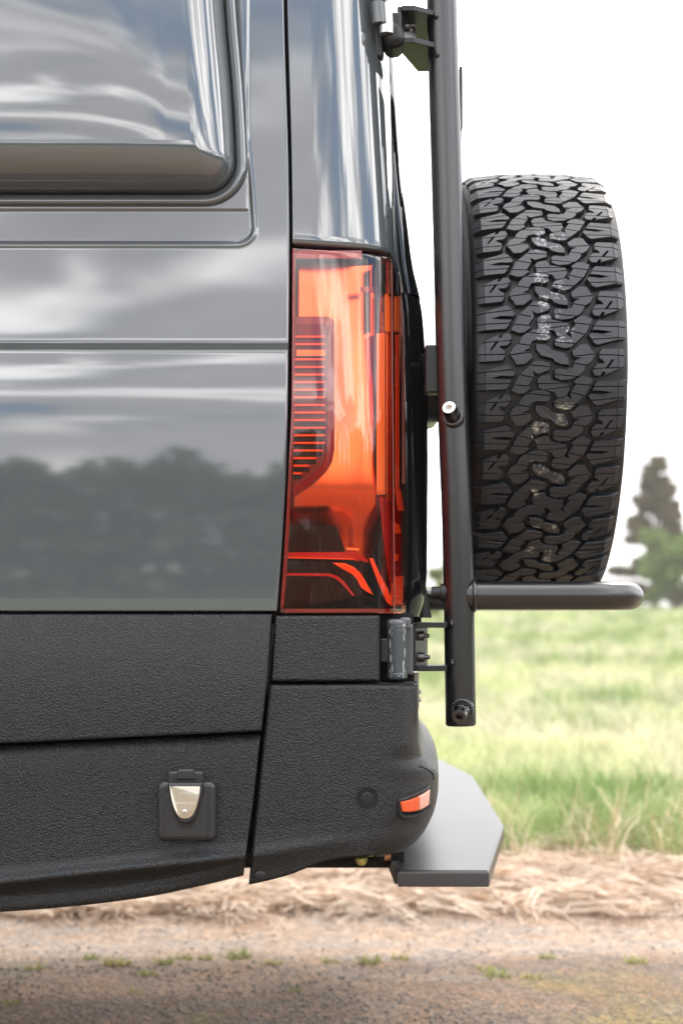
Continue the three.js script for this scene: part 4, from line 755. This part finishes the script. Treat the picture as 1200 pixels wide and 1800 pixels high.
  const E = [[505, 278], [560, 283], [602, 300], [618, 322], [700, 342], [735, 385], [735, 426], [680, 421], [638, 404], [622, 382], [540, 362], [505, 319]];
  const Fk = [[512, 530], [535, 503], [598, 490], [620, 530], [735, 556], [742, 600], [719, 641], [656, 654], [634, 614], [525, 588]];
  const cutsOf = { A: [[160, 474, 360, 456], [160, 556, 350, 554]], B: [[140, 264, 340, 252], [140, 350, 300, 352]], C: [[430, 424, 620, 440], [370, 488, 520, 520], [330, 562, 480, 574]], D: [[430, 196, 620, 214], [370, 276, 470, 290], [320, 356, 482, 336]], E: [[500, 345, 545, 345 + 3], [640, 372, 740, 372 - 2]], F: [[505, 556, 640, 552], [625, 590, 745, 576]] };
  const clip = (poly, a, b, c0) => { const o = []; for (let i = 0; i < poly.length; i++) { const p = poly[i], q = poly[(i + 1) % poly.length], dp = a * p[0] + b * p[1] - c0, dq = a * q[0] + b * q[1] - c0; if (dp >= 0) o.push(p); if ((dp >= 0) !== (dq >= 0)) { const s = dp / (dp - dq); o.push([p[0] + (q[0] - p[0]) * s, p[1] + (q[1] - p[1]) * s]); } } return o; };
  const split = (poly, [x0, y0, x1, y1], gap) => { const nx = -(y1 - y0), ny = x1 - x0, l = Math.hypot(nx, ny), a = nx / l, b = ny / l, c0 = a * x0 + b * y0; return [clip(poly, a, b, c0 + gap), clip(poly, -a, -b, -c0 + gap)].filter((p) => p.length > 2 && area(p) > 60); };
  const area = (p) => Math.abs(p.reduce((s, q, i) => { const r = p[(i + 1) % p.length]; return s + q[0] * r[1] - r[0] * q[1]; }, 0) / 2);
  const dedupe = (p) => p.filter((q, i) => { const r = p[(i + 1) % p.length]; return Math.hypot(q[0] - r[0], q[1] - r[1]) > 0.8; });
  const offset = (p, k) => { const n = p.length, sg = Math.sign(p.reduce((s, q, i) => { const r = p[(i + 1) % n]; return s + q[0] * r[1] - r[0] * q[1]; }, 0)); return p.map((b, i) => { const a = p[(i + n - 1) % n], d = p[(i + 1) % n]; const e1 = [b[0] - a[0], b[1] - a[1]], e2 = [d[0] - b[0], d[1] - b[1]], l1 = Math.hypot(...e1) || 1, l2 = Math.hypot(...e2) || 1; const n1 = [e1[1] / l1 * sg, -e1[0] / l1 * sg], n2 = [e2[1] / l2 * sg, -e2[0] / l2 * sg], m = Math.max(0.35, 1 + n1[0] * n2[0] + n1[1] * n2[1]); return [b[0] + (n1[0] + n2[0]) / m * k, b[1] + (n1[1] + n2[1]) / m * k]; }); };
  function block(poly, cuts, seed, shoulder) {
    const Q = rng(seed); let pieces = [poly]; for (const c1 of cuts) pieces = pieces.flatMap((p) => split(p, c1, 2.0));
    if (shoulder) pieces = pieces.flatMap((p) => split(p, [shoulder, 0, shoulder - 0.01, 1000], 0.05));
    const pos = [], uv = [], drop = 0.0006 * Q(); const add = (v) => { pos.push(v[0].x, v[0].y, v[0].z); uv.push(v[1], v[2]); };
    for (let p of pieces) {
      p = dedupe(p); if (p.length < 3) continue;
      const pt = (q, d) => [place(q[0], q[1], d), ((q[1] - 560) * perPx) / TW + 0.5, 0.5 + (q[0] - MIDX) * vPx / 0.32];
      const rings = [[offset(p, 5), 0.0130], [offset(p, 1.2), 0.0030], [p, 0.0009 + drop], [offset(p, -2.2), drop]].map(([o, d]) => o.map((q) => pt(q, d)));
      const n = p.length, tri = THREE.ShapeUtils.triangulateShape(offset(p, -2.2).map((q) => new THREE.Vector2(q[0], q[1])), []);
      const cw = p.reduce((s, q, i) => { const r = p[(i + 1) % n]; return s + q[0] * r[1] - r[0] * q[1]; }, 0) < 0;
      const face = (a, b, d) => { if (cw) { add(a); add(b); add(d); } else { add(a); add(d); add(b); } };
      for (let k = 0; k < 3; k++) for (let i = 0; i < n; i++) { const j = (i + 1) % n; face(rings[k][i], rings[k][j], rings[k + 1][i]); face(rings[k][j], rings[k + 1][j], rings[k + 1][i]); }
      for (const [a, b, d] of tri) { face(rings[3][a], rings[3][b], rings[3][d]); }
    }
    const g = new THREE.BufferGeometry(); g.setAttribute('position', new THREE.Float32BufferAttribute(pos, 3)); g.setAttribute('uv', new THREE.Float32BufferAttribute(uv, 2)); g.computeVertexNormals(); return g;
  }
  const turn = (p, cx = 620, cy = 352) => p.map(([x, y]) => [2 * cx - x, 2 * cy - y]), turnCut = ([x0, y0, x1, y1]) => [1240 - x0, 704 - y0, 1240 - x1, 704 - y1];
  const kinds = { A, B: Bk, C, D: Dk };
  for (let k = 0; k < PITCH; k++) {
    const sh = (p) => p.map(([x, y]) => [x, y + 425 * k]), sc = (l) => l.map(([a, b, c1, d]) => [a, b + 425 * k, c1, d + 425 * k]);
    for (const key of ['A', 'B', 'C', 'D']) {
      const lug = key < 'C';
      part(lug ? 'shoulder_block' : 'tread_block', block(sh(kinds[key]), sc(cutsOf[key]), k * 20 + key.charCodeAt(0), lug ? 150 : 0), tread, t);
      part(lug ? 'shoulder_block' : 'tread_block', block(sh(turn(kinds[key])), sc(cutsOf[key].map(turnCut)), k * 20 + 7 + key.charCodeAt(0), lug ? 1090 : 0), tread, t);
    }
    part('tread_block', block(sh(E), sc(cutsOf.E.slice(0, 0)), k + 900, 0), tread, t); part('tread_block', block(sh(Fk), sc(cutsOf.F), k + 950, 0), tread, t);
  }
}
// ------------------------------------------------------------------ trees and far edge of the field
function foliage(seed, n, shape, size, col) {                        // leaf sprays spread through a volume
  const R = rng(seed), pos = [], c = [];
  for (let i = 0; i < n; i++) {
    const p = shape(R); if (!p) continue; const s = size * lerp(0.5, 1.2, R()), nrm = V(R() - 0.5, R() - 0.2, R() - 0.5).normalize(), e1 = V(R() - 0.5, R() - 0.5, R() - 0.5).cross(nrm).normalize(), e2 = nrm.clone().cross(e1);
    const k = 6, pts = []; for (let a = 0; a < k; a++) { const an = a / k * 6.283, r = s * lerp(0.45, 1.1, R()); pts.push(p.clone().addScaledVector(e1, Math.cos(an) * r).addScaledVector(e2, Math.sin(an) * r * 0.6).addScaledVector(nrm, (R() - 0.5) * s * 0.5)); }
    const cc = col(R, p); for (let a = 1; a < k - 1; a++) for (const q of [pts[0], pts[a], pts[a + 1]]) { pos.push(q.x, q.y, q.z); c.push(...cc); }
  }
  const g = new THREE.BufferGeometry(); g.setAttribute('position', new THREE.Float32BufferAttribute(pos, 3)); g.setAttribute('color', new THREE.Float32BufferAttribute(c, 3)); g.computeVertexNormals(); return g;
}
const leafV = new THREE.MeshPhysicalMaterial({ vertexColors: true, roughness: 0.8, transmission: 0.35, thickness: 0, side: THREE.DoubleSide, specularIntensity: 0.3 });
const bark = new THREE.MeshStandardMaterial({ color: rgb(0.09, 0.07, 0.055), roughness: 0.95 });
function tree(label, px, pyTop, pyBase, d, kind, seed, wide, tone, n, group) {
  const z = DIST - d, x = (px - MIDDLE) * d / F, y = EYE - (pyBase - HORIZON) * d / F, h = (pyBase - pyTop) * d / F, w = wide * d / F;
  const t = thing(kind === 'bush' ? 'bush' : 'tree', label, kind === 'bush' ? 'bush' : 'tree', [x, y, z], group), R = rng(seed);
  const limbs = [rod(V(0, -0.2, 0), V((R() - 0.5) * 0.2, h * 0.8, 0), h * 0.022, h * 0.005, 10)], ends = [];
  const N = kind === 'bush' ? 14 : kind === 'conifer' ? 46 : 26;
  for (let i = 0; i < N; i++) {
    const f = kind === 'conifer' ? lerp(0.08, 0.97, (i + R()) / N) : lerp(kind === 'bush' ? 0.05 : 0.2, 0.85, (i + R()) / N), a = R() * 6.283;
    const reach = kind === 'conifer' ? w * Math.pow(1 - f, 0.95) * lerp(0.5, 1.15, R()) + 0.1 : w * Math.sqrt(Math.max(0.05, 1 - ((f - 0.5) / 0.62) ** 2)) * lerp(0.45, 1.1, R());
    const b = V(Math.cos(a) * reach, h * f + reach * (kind === 'conifer' ? 0.15 : 0.45) * (R() - 0.1), Math.sin(a) * reach); if (b.y > h) b.y = h; limbs.push(rod(V(0, h * f * 0.92, 0), b, h * 0.007, h * 0.002, 5)); ends.push([V(0, h * f, 0), b]);
  }
  part('trunk', limbs, bark, t);
  const shape = (Q) => { const [a, b] = ends[Math.floor(Q() * ends.length)], s = lerp(0.25, 1.05, Math.sqrt(Q())), r = h * (kind === 'conifer' ? 0.035 : 0.075); return a.clone().lerp(b, s).add(V((Q() - 0.5) * 2 * r, (Q() - 0.5) * 1.5 * r, (Q() - 0.5) * 2 * r)); };
  part('crown', foliage(seed + 1, n, shape, h * (kind === 'conifer' ? 0.025 : 0.036), (Q) => { const m = Q(), k = lerp(0.7, 1.35, Q()); return tone[0].map((v, i) => lerp(v, tone[1][i], m) * k); }), leafV, t);
}
tree('tall brownish conifer at the right edge, behind the green tree', 1152, 803, 1084, 92, 'conifer', 11, 105, [[0.17, 0.12, 0.045], [0.125, 0.115, 0.045]], 21000);
tree('rounded light green tree in front of the conifer', 1184, 920, 1084, 84, 'broad', 12, 66, [[0.17, 0.25, 0.07], [0.22, 0.30, 0.085]], 6000);
tree('dark conifer half hidden at the right edge', 1240, 780, 1084, 98, 'conifer', 13, 90, [[0.10, 0.11, 0.055], [0.13, 0.11, 0.06]], 7000);
tree('yellow-green bush seen through the gap beside the post', 772, 978, 1085, 46, 'bush', 14, 34, [[0.24, 0.26, 0.05], [0.20, 0.24, 0.05]], 1500);
{
  // low dark hedge closing the field, and the wood across the track that the paintwork mirrors
  const col = (Q) => { const k = lerp(0.7, 1.3, Q()); return [0.075 * k, 0.10 * k, 0.045 * k]; };
  const hedge = foliage(61, 5200, (Q) => { const x = lerp(-14, 46, Q()), top = 0.75 + 0.55 * noise(x * 0.5, 3, 5) + 0.5 * noise(x * 1.7, 8, 6) + step(10, 24, x) * 0.5; return V(x, 0.9 + top * Math.pow(Q(), 0.7), -96 - 2 * Q()); }, 0.22, col);
  stuff('hedge', hedge, leafV, scene, 'low dark hedge along the far edge of the field', 'hedge');
  const top = (x) => 3.9 + 1.3 * noise(x * 0.16, 2, 14) + 1.3 * noise(x * 0.45, 5, 15) + 0.9 * noise(x * 1.3, 9, 16);
  const wood = foliage(62, 38000, (Q) => { const a = lerp(-1.2, 1.95, Q()), v = Q(), x = a * 40, r = 37 + 3 * Q(); return V(Math.sin(a) * r, top(x) * Math.pow(v, 0.8), Math.cos(a) * r); }, 0.42, (Q) => { const k = lerp(0.6, 1.3, Q()); return [0.21 * k, 0.22 * k, 0.17 * k]; });
  stuff('distant_wood', wood, leafV, scene, 'dark line of woodland across the track', 'woodland');
}
scene.fog = new THREE.FogExp2(0xf8f5ee, 0.0011);
renderer.render(scene, camera);
